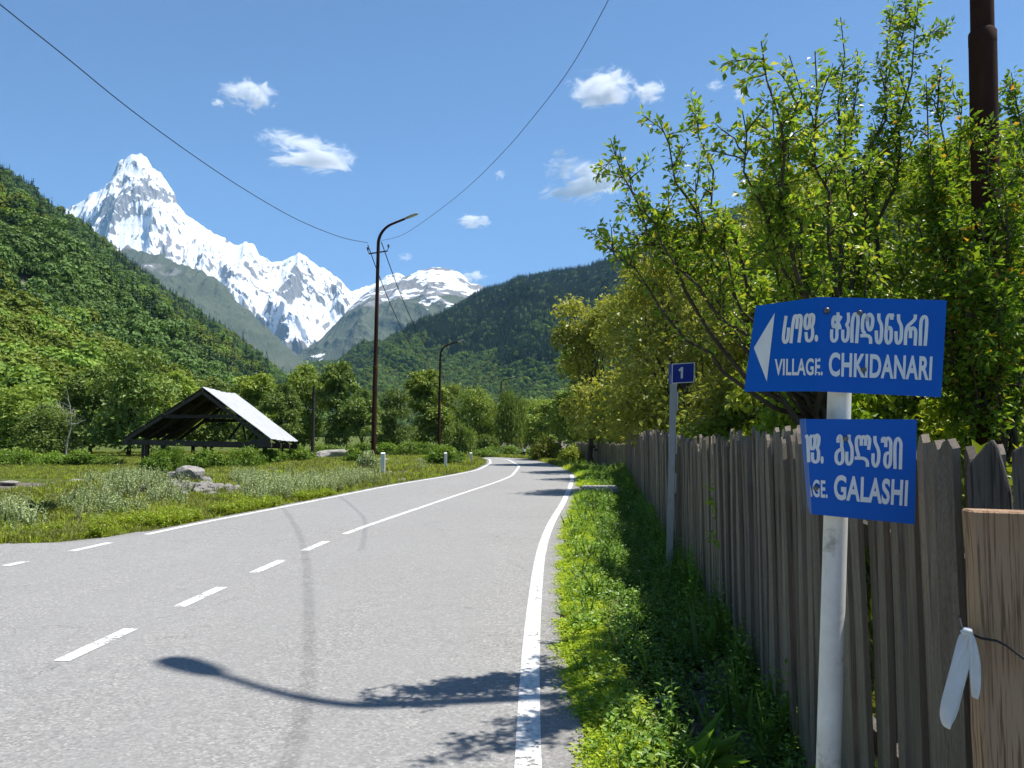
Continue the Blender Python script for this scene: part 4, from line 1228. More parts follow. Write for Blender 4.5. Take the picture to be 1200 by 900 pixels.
# ================================================================== LAMP POSTS
def arc(p, d0, d1, rad, n=10):
    """points of a bend from direction d0 to d1 beginning at p"""
    out = [p]; 
    for k in range(1, n + 1):
        a = k / n
        d = d0.slerp(d1, (k - .5) / n).normalized()
        p = p + d * rad * (math.acos(max(-1, min(1, d0.dot(d1)))) / n); out.append(p)
    return out
def lamp_post(base, lean, z_step, z_bend, arm_h, arm_len, r0, label, cross_z=None, cross_dir=(1, 0, 0), head_up=0.25, bend_r=0.9, head=True, r1=None):
    root = empty('lamp_post', base)
    tag(root, label, 'lamp post', 'street lamps')
    up = Vector((lean[0], lean[1], 1)).normalized()
    r1 = r1 or r0 * 0.86
    b = MB(); b.tube([Vector((0, 0, -.3)), up * (z_step / up.z)], [r0, r0], 20); b.build('pole', M_RUST, root, True)
    s = up * (z_step / up.z); e = up * (z_bend / up.z)
    b = MB(); b.tube([s + up * -.05, s + up * 0.03, s + up * .05], [r0 * 1.012, r0 * 1.012, r1 * 1.01], 20); b.build('collar', M_RUST, root, True)
    b = MB(); b.tube([s, s.lerp(e, .5), e], [r1, r1 * .93, r1 * .8], 16); b.build('upper_pole', M_RUST, root, True)
    ad = Vector((arm_h[0], arm_h[1], head_up)).normalized()
    ar = arc(e, up, ad, bend_r, 12)
    end = ar[-1] + ad * arm_len
    b = MB(); b.tube(ar + [end], [r1 * .8 * (1 - .3 * k / 13) for k in range(14)], 12); b.build('arm', M_RUST, root, True)
    # cobra head: flattened tapering housing
    b = MB(); sd = ad.cross(Vector((0, 0, 1))).normalized(); uu = sd.cross(ad)
    secs = [(0, .045, .04), (.06, .07, .05), (.12, .10, .055), (.3, .13, .06), (.5, .135, .055), (.62, .11, .045), (.68, .06, .03)]
    st = len(b.v); n = 12
    for (l, hw, hh) in secs:
        for k in range(n):
            a = 2 * math.pi * k / n
            y_ = math.sin(a); y_ = y_ if y_ > 0 else y_ * .45
            b.v.append(tuple(end + ad * (l - .04) + sd * (math.cos(a) * hw) + uu * (y_ * hh)))
    for i in range(len(secs) - 1):
        for k in range(n): b.f.append((i * n + k, i * n + (k + 1) % n, (i + 1) * n + (k + 1) % n, (i + 1) * n + k))
    b.f.append(tuple(range(n))[::-1]); b.f.append(tuple((len(secs) - 1) * n + k for k in range(n)))
    hd = b.build('lamp_head', M_LAMP, root, True)
    b = MB(); M = Matrix((sd, ad, uu)).transposed(); b.box(end + ad * .36 - uu * .031, (.17, .34, .014), M); b.build('lens', M_GLASS, hd)
    if cross_z:
        c = up * (cross_z / up.z); cd = Vector(cross_dir).normalized()
        b = MB(); b.bar(c - cd * .42, c + cd * .42, .05, .05); ca = b.build('crossarm', M_RUST, root)
        for sgn in (-1, 1):
            q = c + cd * .40 * sgn
            b = MB(); b.tube([q, q + Vector((0.06 * sgn, 0, .14)), q + Vector((.06 * sgn, 0, .19)), q + Vector((.06 * sgn, 0, .28)), q + Vector((.06 * sgn, 0, .31))], [.014, .016, .045, .05, .02], 10); b.build('insulator', M_PORC, ca, True)
    return root
lb = G(437, 553)
LAMP_A = lamp_post((lb.x, lb.y, 0), (0.012, 0), 4.6, 10.1, (1.0, -.15), .62, .105,
    'tall rusty brown lamp post with a curved arm left of the road', cross_z=9.72, cross_dir=(1, 0.1, 0.18), head_up=.36, bend_r=.95)
rb = Vector((3.22, 5.30, 0)); rb.z = float(ground_h(rb.x, rb.y))
lamp_post(rb, (0.022, 0.0), 4.36, 9.6, (-.72, .70), .38, .088,
    'dark brown pole standing behind the fence among the leaves at right', cross_z=None, head_up=.45, bend_r=1.0)
l2 = P(514, 528, 78.0)
LAMP_B = lamp_post((l2.x, l2.y, 0), (0.012, 0), 4.6, 9.6, (1.0, -.1), .9, .15,
    'second brown lamp post further along in front of the dark trees', cross_z=9.15, head_up=.3, bend_r=1.2)
l3 = P(587, 525, 121.0)
lamp_post((l3.x, l3.y, -.2), (0.0, 0), 4.6, 9.6, (1.0, -.1), .9, .12, 'farthest thin lamp post rising among the trees beyond the road bend', head_up=.3)

# ---- wires
def wire(pts, r, label):
    b = MB(); b.tube(pts, r, 5); o = b.build('overhead_wire', M_WIRE, None, True)
    tag(o, label, 'wire', 'overhead wires'); return o
def at_z(u, v, z):
    r_ = ray(u, v); return Vector((0, 0, EYE)) + r_ * ((z - EYE) / r_.z)
def smooth_pts(pts, n=40):
    out = []; m = len(pts)
    for k in range(m - 1):
        p0 = pts[max(k - 1, 0)]; p1 = pts[k]; p2 = pts[k + 1]; p3 = pts[min(k + 2, m - 1)]
        for j in range(6):
            t_ = j / 6
            out.append(0.5 * ((2 * p1) + (p2 - p0) * t_ + (2 * p0 - 5 * p1 + 4 * p2 - p3) * t_ ** 2 + (3 * p1 - p0 - 3 * p2 + p3) * t_ ** 3))
    out.append(pts[-1]); return out
wl = [at_z(431, 285, 9.55), at_z(400, 278, 9.46), at_z(350, 258, 9.25), at_z(290, 224, 9.1), at_z(225, 181, 9.05), at_z(150, 126, 9.1), at_z(75, 65, 9.2), at_z(0, 5, 9.35), at_z(-90, -70, 9.5)]
wl[0].y = lb.y; wl[0] = P(431, 284.5, lb.y)
wire(smooth_pts(wl), .0115, 'black overhead wire running to the upper left corner of the sky')
wr = [P(446.5, 282, lb.y), at_z(470, 276, 9.5), at_z(500, 257, 9.3), at_z(545, 222, 9.15), at_z(590, 178, 9.1), at_z(630, 131, 9.1), at_z(670, 77, 9.2), at_z(713, 0, 9.35), at_z(760, -95, 9.6)]
wire(smooth_pts(wr), .0068, 'black overhead wire rising to the top middle of the picture')
def sagwire(a, b, sag, r, label):
    wire([a.lerp(b, k / 20) - Vector((0, 0, sag * 4 * (k / 20) * (1 - k / 20))) for k in range(21)], r, label)
B2 = Vector((l2.x, l2.y, 9.2))
sagwire(P(431, 287, lb.y), B2 + Vector((-.45, 0, .2)), 1.9, .022, 'left one of two thin wires sagging down to the second lamp post')
sagwire(P(447, 284, lb.y), B2 + Vector((.45, 0, .25)), 1.6, .022, 'right one of two thin wires sagging down to the second lamp post')

# ---- short wooden pole left of the lamp
wp = P(366, 536, 56); wt = P(368, 452, 56)
po = empty('wooden_pole', (wp.x, wp.y, 0)); tag(po, 'slim dark wooden pole between the shed and the tall lamp post', 'pole')
b = MB(); b.tube([(0, 0, -.3), (wt.x - wp.x, 0, wt.z)], [.13, .095], 10); b.build('pole', M_SHED, po, True)
b = MB(); b.bar(Vector((wt.x - wp.x - .16, -.1, wt.z - .55)), Vector((wt.x - wp.x + .16, -.1, wt.z - .5)), .06, .06); b.build('bracket', M_SHED, po)

# ---- white marker posts
def marker(u, v, h, label, w_=.12, d=None):
    g = G(u, v) if d is None else P(u, v, d); z0 = float(ground_h(g.x, g.y))
    root = empty('marker_post', (g.x, g.y, z0)); tag(root, label, 'marker post', 'white marker posts along the left roadside')
    b = MB(); b.box((0, 0, h / 2 - .05), (w_, w_ * .8, h + .1)); b.add([(-w_ / 2, -w_ * .4, h), (w_ / 2, -w_ * .4, h), (w_ / 2, w_ * .4, h + .04), (-w_ / 2, w_ * .4, h + .04)], [(0, 1, 2, 3)]); b.build('post', M_MARK, root)
    return root
marker(448.5, 559, .88, 'tall white marker post right beside the lamp post foot', .16)
marker(522, 551, .72, 'white marker post in front of the rounded green bush', .13)
marker(552, 543.5, .55, 'small white marker post nearest the bend of the road', .13)
g = P(614, 536.5, 56.5); root = empty('marker_post', (g.x, g.y, 0)); tag(root, 'tiny dark post with a pale top at the far bend', 'marker post')
b = MB(); b.tube([(0, 0, -.1), (0, 0, .42)], .11, 8); b.build('post', M_BLACKP, root); b = MB(); b.tube([(0, 0, .42), (0, 0, .60)], .11, 8); b.build('pale_top', M_MARK, root)

# ================================================================== TIMBER SHED
yf, yb = 38.0, 43.6
A = P(237, 456, yf); Bk = P(275, 463.5, yb); EF = P(316, 515.5, yf - .25); EB = P(347, 518.5, yb); LF = P(147, 513, yf); LB = P(206, 516, yb)
shed = empty('timber_shed', ((LF.x + EF.x) / 2, (yf + yb) / 2, 0)); bpy.context.view_layer.update()
tag(shed, 'open dark timber shed with a bright pale metal roof in the meadow', 'shed')
so = shed.location
def sbar(name, a, b_, w_, h_, mat=None, parent=None):
    m = MB(); m.bar(Vector(a) - so, Vector(b_) - so, w_, h_); return m.build(name, mat or M_SHED, parent or shed)
# right slope: roofing sheets lapped along the ridge
up_r = Vector((0.55, 0, .8))
NSH = 6
roof = None
for k in range(NSH):
    t0, t1 = k / NSH - .006, (k + 1) / NSH + .012
    sag = lambda t_: -.07 * math.sin(math.pi * min(max(t_, 0), 1)) * (1 if t_ > .5 else .7)
    nseg = 5; vs = []
    for tt in (t0, (t0 + t1) / 2, t1):
        for q_ in range(nseg + 1):
            p = A.lerp(Bk, tt).lerp(EF.lerp(EB, tt), q_ / nseg * 1.03) + Vector((0, 0, sag(tt) * (1 - .4 * q_ / nseg) + .01 * math.sin(q_ * 2 + k) + .12 + .035 * (tt - t0) / (t1 - t0)))
            vs.append(p - so)
    V = np.array([tuple(v) for v in vs]); 
    me = mesh_np('roof_sheet', V, grid_faces(3, nseg + 1)); o = obj('roof_sheet', me, M_ROOF, shed)
    md = o.modifiers.new('thick', 'SOLIDIFY'); md.thickness = .025
# left slope boards
for k in range(14):
    t0, t1 = k / 14 - .004, (k + 1) / 14 + .004
    a0 = A.lerp(Bk, t0); a1 = A.lerp(Bk, t1); c0 = LF.lerp(LB, t0); c1 = LF.lerp(LB, t1)
    ov = random.Random(k).uniform(-.02, .04)
    V = np.array([tuple(p + Vector((0, 0, .06 + .035 * (k % 2))) - so) for p in (a0, a1, c1.lerp(a1, -ov), c0.lerp(a0, -ov))])
    if k in (9,): V[2:] = V[2:] + (V[:2][::-1] - V[2:]) * .1
    o = obj('roof_board', mesh_np('roof_board', V, np.array([[0, 1, 2, 3]])), M_SHED, shed)
    md = o.modifiers.new('thick', 'SOLIDIFY'); md.thickness = .03
sbar('ridge_beam', A + Vector((0, -.1, -.06)), Bk + Vector((0, .1, -.06)), .12, .16)
for q_ in (.25, .5, .75):
    sbar('purlin', A.lerp(LF, q_) + Vector((0, -.1, -.03)), Bk.lerp(LB, q_) + Vector((0, .1, -.03)), .09, .1)
    sbar('purlin', A.lerp(EF, q_) + Vector((0, 0, -.05)), Bk.lerp(EB, q_) + Vector((0, .1, -.15)), .09, .1)
for tt in (0, .33, .66, 1.0):
    r0 = A.lerp(Bk, tt); l0 = LF.lerp(LB, tt); e0 = EF.lerp(EB, tt); dz = Vector((0, 0, -.14))
    sbar('rafter', r0 + dz, l0 + dz * .8, .1, .15); sbar('rafter', r0 + dz, e0 + dz, .1, .15)
    sbar('tie_beam', l0 + Vector((-.1, 0, -.2)), e0 + Vector((.1, 0, -.24)), .16, .24)
    if tt in (0, 1.0): sbar('collar_beam', r0.lerp(l0, .52) + Vector((0, -.05, -.1)), r0.lerp(e0, .50) + Vector((0, -.05, -.1)), .1, .16)
sbar('wall_plate', LF + Vector((.25, -.1, -.16)), LB + Vector((.25, .1, -.16)), .16, .16); sbar('wall_plate', EF + Vector((-.35, .1, -.2)), EB + Vector((-.35, .1, -.22)), .16, .16)
for (px_, tt) in [(172, 0), (300, 0), (192, .0), (310, .5), (330, 1.0), (190, 1.0), (168, .5), (240, 1.0), (226, 1.0)]:
    yy = yf + (yb - yf) * tt; q_ = P(px_, 520, yy)
    sbar('post', (q_.x, yy + .05, -.2), (q_.x, yy + .05, 1.25), .16, .16)
sbar('brace', P(268, 515, yb), P(283, 495, yb), .09, .11); sbar('brace', P(288, 515, yb), P(285, 497, yb), .08, .1); sbar('brace', P(292, 515, yb), P(298, 505, yb), .08, .1); sbar('brace', P(300, 514, yb), P(302, 507, yb), .07, .1)
sbar('eave_board', EF + Vector((-1.0, -.02, -.12)), EF + Vector((.02, -.02, -.02)), .05, .2)

# ================================================================== ROCKS, SLAB
def rock_mesh(seed, sub=3):
    rg_ = np.random.default_rng(seed)
    bm = bmesh.new(); bmesh.ops.create_icosphere(bm, subdivisions=sub, radius=1.0)
    V = np.array([v.co[:] for v in bm.verts])
    for k in range(9):
        n = rg_.normal(size=3); n /= np.linalg.norm(n); c = 0.55 + .3 * rg_.random()
        dd = V @ n - c; V -= np.where(dd > 0, dd, 0)[:, None] * n[None] * .92
    s1 = fbm(V[:, 0] * 1.7 + V[:, 2] + seed, V[:, 1] * 1.7 - V[:, 2] * .7, 4, seed)
    V *= (1 + .16 * s1)[:, None]
    for v, c in zip(bm.verts, V): v.co = c
    me = bpy.data.meshes.new('rock'); bm.to_mesh(me); bm.free()
    return me
t = NT('granite'); co = t.coords(); oi = t.node('ShaderNodeObjectInfo'); n = t.noise(co, 2.5, 7, .7); n2 = t.noise(co, 11, 5, .7)
c = t.ramp(n, [(.3, (.17, .155, .135)), (.5, (.33, .31, .28)), (.72, (.50, .48, .45))]); c = t.mix(t.ramp(n2, [(.55, 0.), (.72, .6)]), c, (.13, .115, .09))
t.col(c); t.bump(t.math('ADD', n, n2), .7, .08); M_ROCK = t.set(.9, .2)
M_SLATE = simple_mat('dark_river_stone', (.10, .115, .14), .5, .4, 0, .35, 3.0, .2)
RK = [rock_mesh(k) for k in range(7)]
for me in RK: me.materials.append(M_ROCK)
def rock(u, v, wpx, hpx, d, label, k=0, rz=0.0, mat=None, group=None, sink=.25, name='boulder', cat='rock'):
    g = P(u, v, d); z0 = float(ground_h(g.x, g.y)); s = d / 910
    me = RK[k % 7]
    if mat: me = me.copy(); me.materials.clear(); me.materials.append(mat)
    o = obj(name, me, None, None, (g.x, g.y, z0 + hpx * s * (.5 - sink * .5)), (0, 0, rz))
    o.scale = (wpx * s / 1.7, wpx * s / 2.0, hpx * s / 1.6)
    tag(o, label, cat, group); return o
def dflat(v): return 1456. / (v - 510)
rock(222, 556, 30, 24, 22.2, 'large pale boulder on the stony bank in front of the shed', 0, .4, sink=-.1)
rock(206, 557, 24, 20, 22.4, 'darker boulder leaning on the left of the large pale boulder', 1, 1.2)
rock(243, 558, 14, 12, 21.9, 'small white boulder to the right of the large pale boulder', 2, 2.2)
rock(93, 571, 23, 11, 22.5, 'pale flat-topped stone beside the end of the dirt track', 3, .2)
rock(389, 535, 48, 12, 52, 'broad grey rock outcrop between the wooden pole and the lamp post', 4, .1)
rock(425, 538, 20, 8, 47, 'low grey rock just left of the tall lamp post', 5, 1.1)
rock(448, 539, 16, 6, 46, 'low grey rock behind the tall white marker post', 6, .7)
rock(494, 539, 14, 5, 45, 'small pale rock in the grass before the green mound', 2, .3)
rock(10, 572, 22, 5, 23.2, 'flat pale stone at the left edge of the meadow', 5, .3)
rock(840, 869, 26, 15, dflat(869) * 1.07, 'bluish rounded stone in the shaded ditch near the sign post', 2, .5, M_SLATE, sink=.3, name='stone')
rock(810, 893, 24, 14, dflat(893) * 1.07, 'greenish rounded stone at the bottom edge below the weeds', 3, 1.5, M_SLATE, name='stone')
rock(848, 893, 26, 9, dflat(893) * 1.06, 'flat light stone at the bottom edge right of the greenish stone', 6, .2, None, name='stone')
rock(713, 733, 10, 8, dflat(733), 'small pale stone where the sunny grass meets the shade', 0, .2, name='stone')
rock(775, 825, 26, 12, dflat(825) * 1.06, 'dark stone half buried in the ditch', 1, .9, M_SLATE, name='stone')
rock(820, 722, 26, 9, dflat(722) * 1.05, 'pale flat stone against the fence bottom', 4, .3, name='stone')
# small stones of the bank, shoulder and ditch: far too many to count
rr = np.random.default_rng(21)
pts = []; sc = []
def add_stones(n, cx, cy, sx_, sy_, s0, s1):
    x = cx + rr.normal(size=n) * sx_; y = cy + rr.normal(size=n) * sy_
    for a, b_ in zip(x, y):
        if ledge(b_) < a < redge(b_) : continue
        s = s0 + (s1 - s0) * rr.random() ** 2.5
        pts.append((a, b_, float(ground_h(a, b_)) + s * .15)); sc.append(s)
c_ = P(232, 565, 19.6)
add_stones(520, -8.6, 20.4, 1.25, .55, .03, .17)
add_stones(260, -8.6, 19.2, 1.3, .6, .02, .09)
add_stones(120, -5.6, 31.5, 1.6, .8, .03, .12)
add_stones(60, -4.6, 27.5, .8, .5, .03, .14)
add_stones(80, -14, 23.2, 3.5, .8, .03, .14)
for a, b_ in zip(rr.uniform(2.2, 30, 900), rr.random(900)):
    x = redge(a) + .02 + rr.normal() * .05; s = .006 + .02 * rr.random() ** 2
    pts.append((x, a, float(ground_h(x, a)) + s * .2)); sc.append(s)
for a in rr.uniform(2.4, 14, 520):
    f_ = rr.normal() * .14 + .72; x = redge(a) + (fx(a) - redge(a)) * f_; s = .012 + .05 * rr.random() ** 3
    pts.append((x, a, float(ground_h(x, a)) + s * .2)); sc.append(s)
for a in rr.uniform(11.5, 30, 500):
    x = ledge(a) - abs(rr.normal() * .18); s = .008 + .03 * rr.random() ** 3
    pts.append((x, a, float(ground_h(x, a)) + s * .2)); sc.append(s)
sc = np.array(sc); n = len(sc)
small = [rock_mesh(40 + k, 2) for k in range(4)]
for me in small: me.materials.append(M_ROCK)
scatter('loose_stones', small, pts, np.stack([sc, sc * .8, sc * .6], 1), rr.random(n) * 6.28, rr.integers(0, 4, n), label='loose stones and gravel along the road edges, bank and ditch', cat='gravel')
# concrete slab over the ditch
sl = G(698, 572)
b = MB(); b.box((0, 0, 0), (1.05, 1.5, .12)); me = b.mesh('culvert_slab')
bm = bmesh.new(); bm.from_mesh(me); bmesh.ops.bevel(bm, geom=bm.edges[:], offset=.02, segments=2, affect='EDGES'); bm.to_mesh(me); bm.free()
o = obj('culvert_slab', me, M_CONC, None, (float(redge(23.3)) + .62, 23.3, .005), (0, 0, -.1)); tag(o, 'flat concrete slab bridging the ditch at the right roadside', 'slab')
# ================================================================== VEGETATION
M_BARK = simple_mat('bark', (0.075, 0.062, 0.05), .9, .15, 0, .45, 9.0, .6, (1, 1, .25))
M_BARKP = simple_mat('pale_bark', (0.33, 0.31, 0.27), .9, .15, 0, .3, 9.0, .4, (1, 1, .25))
M_L_NEAR = leaf_mat('pear_leaf', [(0, (0.098, 0.185, 0.022)), (.45, (0.180, 0.293, 0.032)), (.8, (0.294, 0.386, 0.045)), (1.0, (0.417, 0.377, 0.064))], .5, .38, .4)
M_L_NEAR2 = leaf_mat('plum_leaf', [(0, (0.107, 0.217, 0.022)), (.5, (0.197, 0.330, 0.032)), (.9, (0.321, 0.434, 0.047)), (1.0, (0.607, 0.302, 0.047))], .5, .38, .4)
M_L_YEL = leaf_mat('olive_yellow_leaf', [(0, (0.131, 0.166, 0.035)), (.45, (0.256, 0.282, 0.054)), (.8, (0.379, 0.392, 0.075)), (1.0, (0.527, 0.515, 0.124))], .45, .42, .35)
M_L_FILL = leaf_mat('hedge_leaf', [(0, (0.131, 0.205, 0.026)), (.5, (0.247, 0.328, 0.038)), (1.0, (0.455, 0.478, 0.056))], .38, .42, .35)
M_L_DARK = leaf_mat('alder_leaf', [(0, (0.084, 0.141, 0.036)), (.5, (0.151, 0.225, 0.050)), (1.0, (0.257, 0.321, 0.074))], .28, .5, .25)
M_L_MID = leaf_mat('birch_leaf', [(0, (0.144, 0.225, 0.042)), (.5, (0.235, 0.321, 0.059)), (1.0, (0.361, 0.424, 0.086))], .3, .5, .25)
M_L_PALE = leaf_mat('pale_green_leaf', [(0, (0.115, 0.182, 0.034)), (.5, (0.176, 0.250, 0.047)), (1.0, (0.257, 0.317, 0.081))], .32, .5, .25)
M_L_BUSH = leaf_mat('bush_leaf', [(0, (0.084, 0.168, 0.020)), (.5, (0.147, 0.245, 0.028)), (1.0, (0.231, 0.322, 0.042))], .32, .45, .3)
M_L_SILV = leaf_mat('silver_weed', [(0, (0.185, 0.250, 0.108)), (.5, (0.319, 0.385, 0.189)), (1.0, (0.482, 0.527, 0.292))], .2, .6, .2)
M_L_DKW = leaf_mat('dark_weed', [(0, (0.025, 0.05, 0.02)), (.6, (0.05, 0.085, 0.03)), (1.0, (0.14, 0.18, 0.10))], .2, .5, .25)
M_GRASS = leaf_mat('grass_blade', [(0, (0.085, 0.12, 0.022)), (.4, (0.15, 0.19, 0.03)), (.75, (0.23, 0.25, 0.06)), (1.0, (0.38, 0.33, 0.15))], .4, .5, .2)
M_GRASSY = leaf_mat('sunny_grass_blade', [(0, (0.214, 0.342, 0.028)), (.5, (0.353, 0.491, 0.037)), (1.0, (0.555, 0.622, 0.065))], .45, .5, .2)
M_WEED = leaf_mat('verge_weed', [(0, (0.089, 0.189, 0.030)), (.5, (0.156, 0.289, 0.044)), (1.0, (0.289, 0.424, 0.067))], .35, .42, .3)
M_YWEED = leaf_mat('yellow_green_weed', [(0, (0.150, 0.237, 0.020)), (.5, (0.237, 0.325, 0.025)), (1.0, (0.362, 0.413, 0.050))], .38, .45, .25)

def unit(a): return a / (np.linalg.norm(a, axis=-1, keepdims=True) + 1e-9)

class Grow:
    def __init__(s, seed):
        s.r = np.random.default_rng(seed); s.mb = MB(); s.lp = []; s.la = []; s.ln = []; s.ll = []
    def tube(s, pts, r0, r1, n=6):
        m = len(pts); s.mb.tube([Vector(p) for p in pts], [r0 + (r1 - r0) * (k / (m - 1)) ** .8 for k in range(m)], n, False)
    def path(s, a, b, bend, wig, n=8):
        """curved limb a->b bowed by bend (vector) with wiggle"""
        t = np.linspace(0, 1, n)[:, None]; a = np.array(a, float); b = np.array(b, float)
        p = a * (1 - t) + b * t + np.array(bend) * (4 * t * (1 - t)) * .5
        w = s.r.normal(size=(n, 3)) * wig; w[0] = 0; w[-1] = 0
        return p + w
    def leaves(s, p, per_m, size, spread=1.0, start=0.0):
        seg = np.linalg.norm(np.diff(p, axis=0), axis=1); L = seg.sum()
        n = max(1, int(L * per_m * (1 - start)))
        cum = np.concatenate([[0], np.cumsum(seg)]); q = s.r.uniform(start * L, L, n)
        pos = np.stack([np.interp(q, cum, p[:, k]) for k in range(3)], 1)
        d = unit(p[-1] - p[0])
        rad = s.r.normal(size=(n, 3)); rad = unit(rad - (rad @ d)[:, None] * d)
        ax = unit(rad * 1.0 + d * .6 + np.array([0, 0, -.15]) + s.r.normal(size=(n, 3)) * .3)
        nr = unit(np.array([0, 0, 1.0]) + s.r.normal(size=(n, 3)) * .65)
        ln = size * (.55 + .75 * s.r.random(n))
        pos = pos + ax * (s.r.random(n) * size * .9 * spread)[:, None]
        s.lp.append(pos); s.la.append(ax); s.ln.append(nr); s.ll.append(ln)
    def finish(s, name, label, base, bark, leafm, cat='tree', group=None, wr=.55):
        base = np.array(base, float)
        root = empty(name, base); tag(root, label, cat, group)
        me = s.mb.mesh('trunk', True); v = np.empty(len(me.vertices) * 3, dtype=np.float32); me.vertices.foreach_get('co', v)
        me.vertices.foreach_set('co', (v.reshape(-1, 3) - base).ravel().astype(np.float32)); me.update()
        obj('trunk', me, bark, root)
        p = np.concatenate(s.lp) - base; ln = np.concatenate(s.ll)
        V, Fc, r = leaf_quads(p, np.concatenate(s.la), np.concatenate(s.ln), ln, ln * wr, .3, rng=s.r)
        obj('crown', mesh_np('crown', V, Fc, {'rnd': ('FACE', r)}), leafm, root)
        return root

def fruit_tree(seed, base, crotch, tips, label, leafm, per_m, size, subs, sublen, trunk_r=.075, up=.7, start=.35, avoid=None, grp='fruit trees behind the fence'):
    g = Grow(seed); r = g.r
    base = np.array(base, float); crotch = np.array(crotch, float)
    g.tube(g.path(base + np.array([0, 0, -.2]), crotch, (.05, 0, 0), .015), trunk_r, trunk_r * .7, 9)
    for tip in tips:
        tip = np.array(tip, float)
        st = crotch + r.normal(size=3) * .05 + np.array([0, 0, r.uniform(-.25, .1)])
        L = np.linalg.norm(tip - st)
        out = (tip - st) * np.array([1, 1, 0]); 
        p = g.path(st, tip, out * .25 + np.array([0, 0, -.03 * L]), .025 * L / 2, 12)
        g.tube(p, .021 * min(1.3, L / 2.2), .003, 6)
        g.leaves(p, per_m, size, 1.0, start + .25)
        ns = int(subs * L)
        for k in range(ns):
            t = r.uniform(start, .97); j = t * (len(p) - 1); i = int(j); q = p[i] * (1 - (j - i)) + p[min(i + 1, len(p) - 1)] * (j - i)
            d = unit(unit(tip - st) * .55 + r.normal(size=3) * .75 + np.array([0, 0, up * r.random()]))
            l = sublen * (.35 + .9 * r.random()) * (1.15 - .55 * t)
            if avoid is not None and avoid(q + d * l): continue
            sp = g.path(q, q + d * l, (0, 0, .12 * l), .02 * l, 6)
            g.tube(sp, .0075 * (1.2 - .5 * t), .0018, 4)
            g.leaves(sp, per_m * 1.15, size, 1.0, .08)
            if l > sublen * .55:
                for _ in range(2):
                    t2 = r.uniform(.3, .85); q2 = sp[int(t2 * 5)]
                    d2 = unit(d * .7 + r.normal(size=3) * .7 + np.array([0, 0, .3])); l2 = l * r.uniform(.25, .5)
                    s2 = g.path(q2, q2 + d2 * l2, (0, 0, 0), .01 * l2, 4); g.tube(s2, .004, .0014, 3); g.leaves(s2, per_m * 1.2, size, 1.0, 0)
    return g.finish('fruit_tree', label, base, M_BARK, leafm, 'tree', grp)

def gh(x, y): return float(ground_h(x, y))
# near tree overhanging the fence: shoots placed where the photograph shows them
tipsA = [P(716, 165, 5.0), P(735, 195, 5.1), P(772, 140, 5.2), P(712, 270, 5.0), P(745, 240, 4.9), P(818, 125, 5.4), P(815, 210, 5.2), P(775, 250, 5.3),
         P(892, 48, 4.15), P(925, 65, 4.35), P(955, 60, 4.5), P(985, 20, 5.9), P(1005, 60, 6.2), P(1048, 2, 5.8), P(1076, 5, 6.0), P(1062, -25, 6.1), P(870, 130, 4.3), P(905, 120, 4.6), P(850, 240, 5.9), P(880, 190, 6.3),
         P(830, 300, 5.2), P(900, 270, 5.0), P(950, 160, 6.4), P(1000, 150, 5.4), P(1030, 190, 6.3), P(960, 270, 5.2), P(1020, 290, 5.0), P(860, 350, 5.1), P(920, 340, 5.0), P(1080, 260, 5.3)]
bx_, by_ = 2.52, 6.1
fruit_tree(31, (bx_, by_, gh(bx_, by_)), (2.42, 6.0, 1.75), tipsA, 'tall thin-branched fruit tree leaning over the fence behind the signs', M_L_NEAR, 100, .047, 8.0, .36, start=.25, avoid=lambda q: q[2] < 1.95 + .75 * float(sstep(2.3, 1.3, q[0])) and q[0] < 2.2)
tipsB = [P(1085, 88, 5.6), P(1102, 78, 5.8), P(1090, 150, 5.5), P(1128, 110, 5.9), P(1185, 85, 6.0), P(1210, 95, 5.9), P(1110, 200, 5.5), P(1195, 170, 5.7), P(1230, 170, 5.9), P(1120, 260, 5.3), P(1138, 165, 5.8),
         P(1172, 200, 5.0), P(1205, 270, 5.2), P(1130, 330, 4.9), P(1165, 300, 4.8), P(1180, 350, 4.9), P(1240, 260, 5.6), P(1100, 350, 5.2), P(1270, 140, 6.0), P(1260, 350, 5.4), P(1150, 260, 4.9), P(1215, 210, 5.4), P(1075, 210, 5.7), P(1160, 150, 5.0)]
bx_, by_ = 3.62, 5.75
fruit_tree(47, (bx_, by_, gh(bx_, by_)), (3.55, 5.75, 1.05), tipsB, 'bright leafy fruit tree wrapped round the brown pole at right', M_L_NEAR2, 105, .05, 8.0, .38)

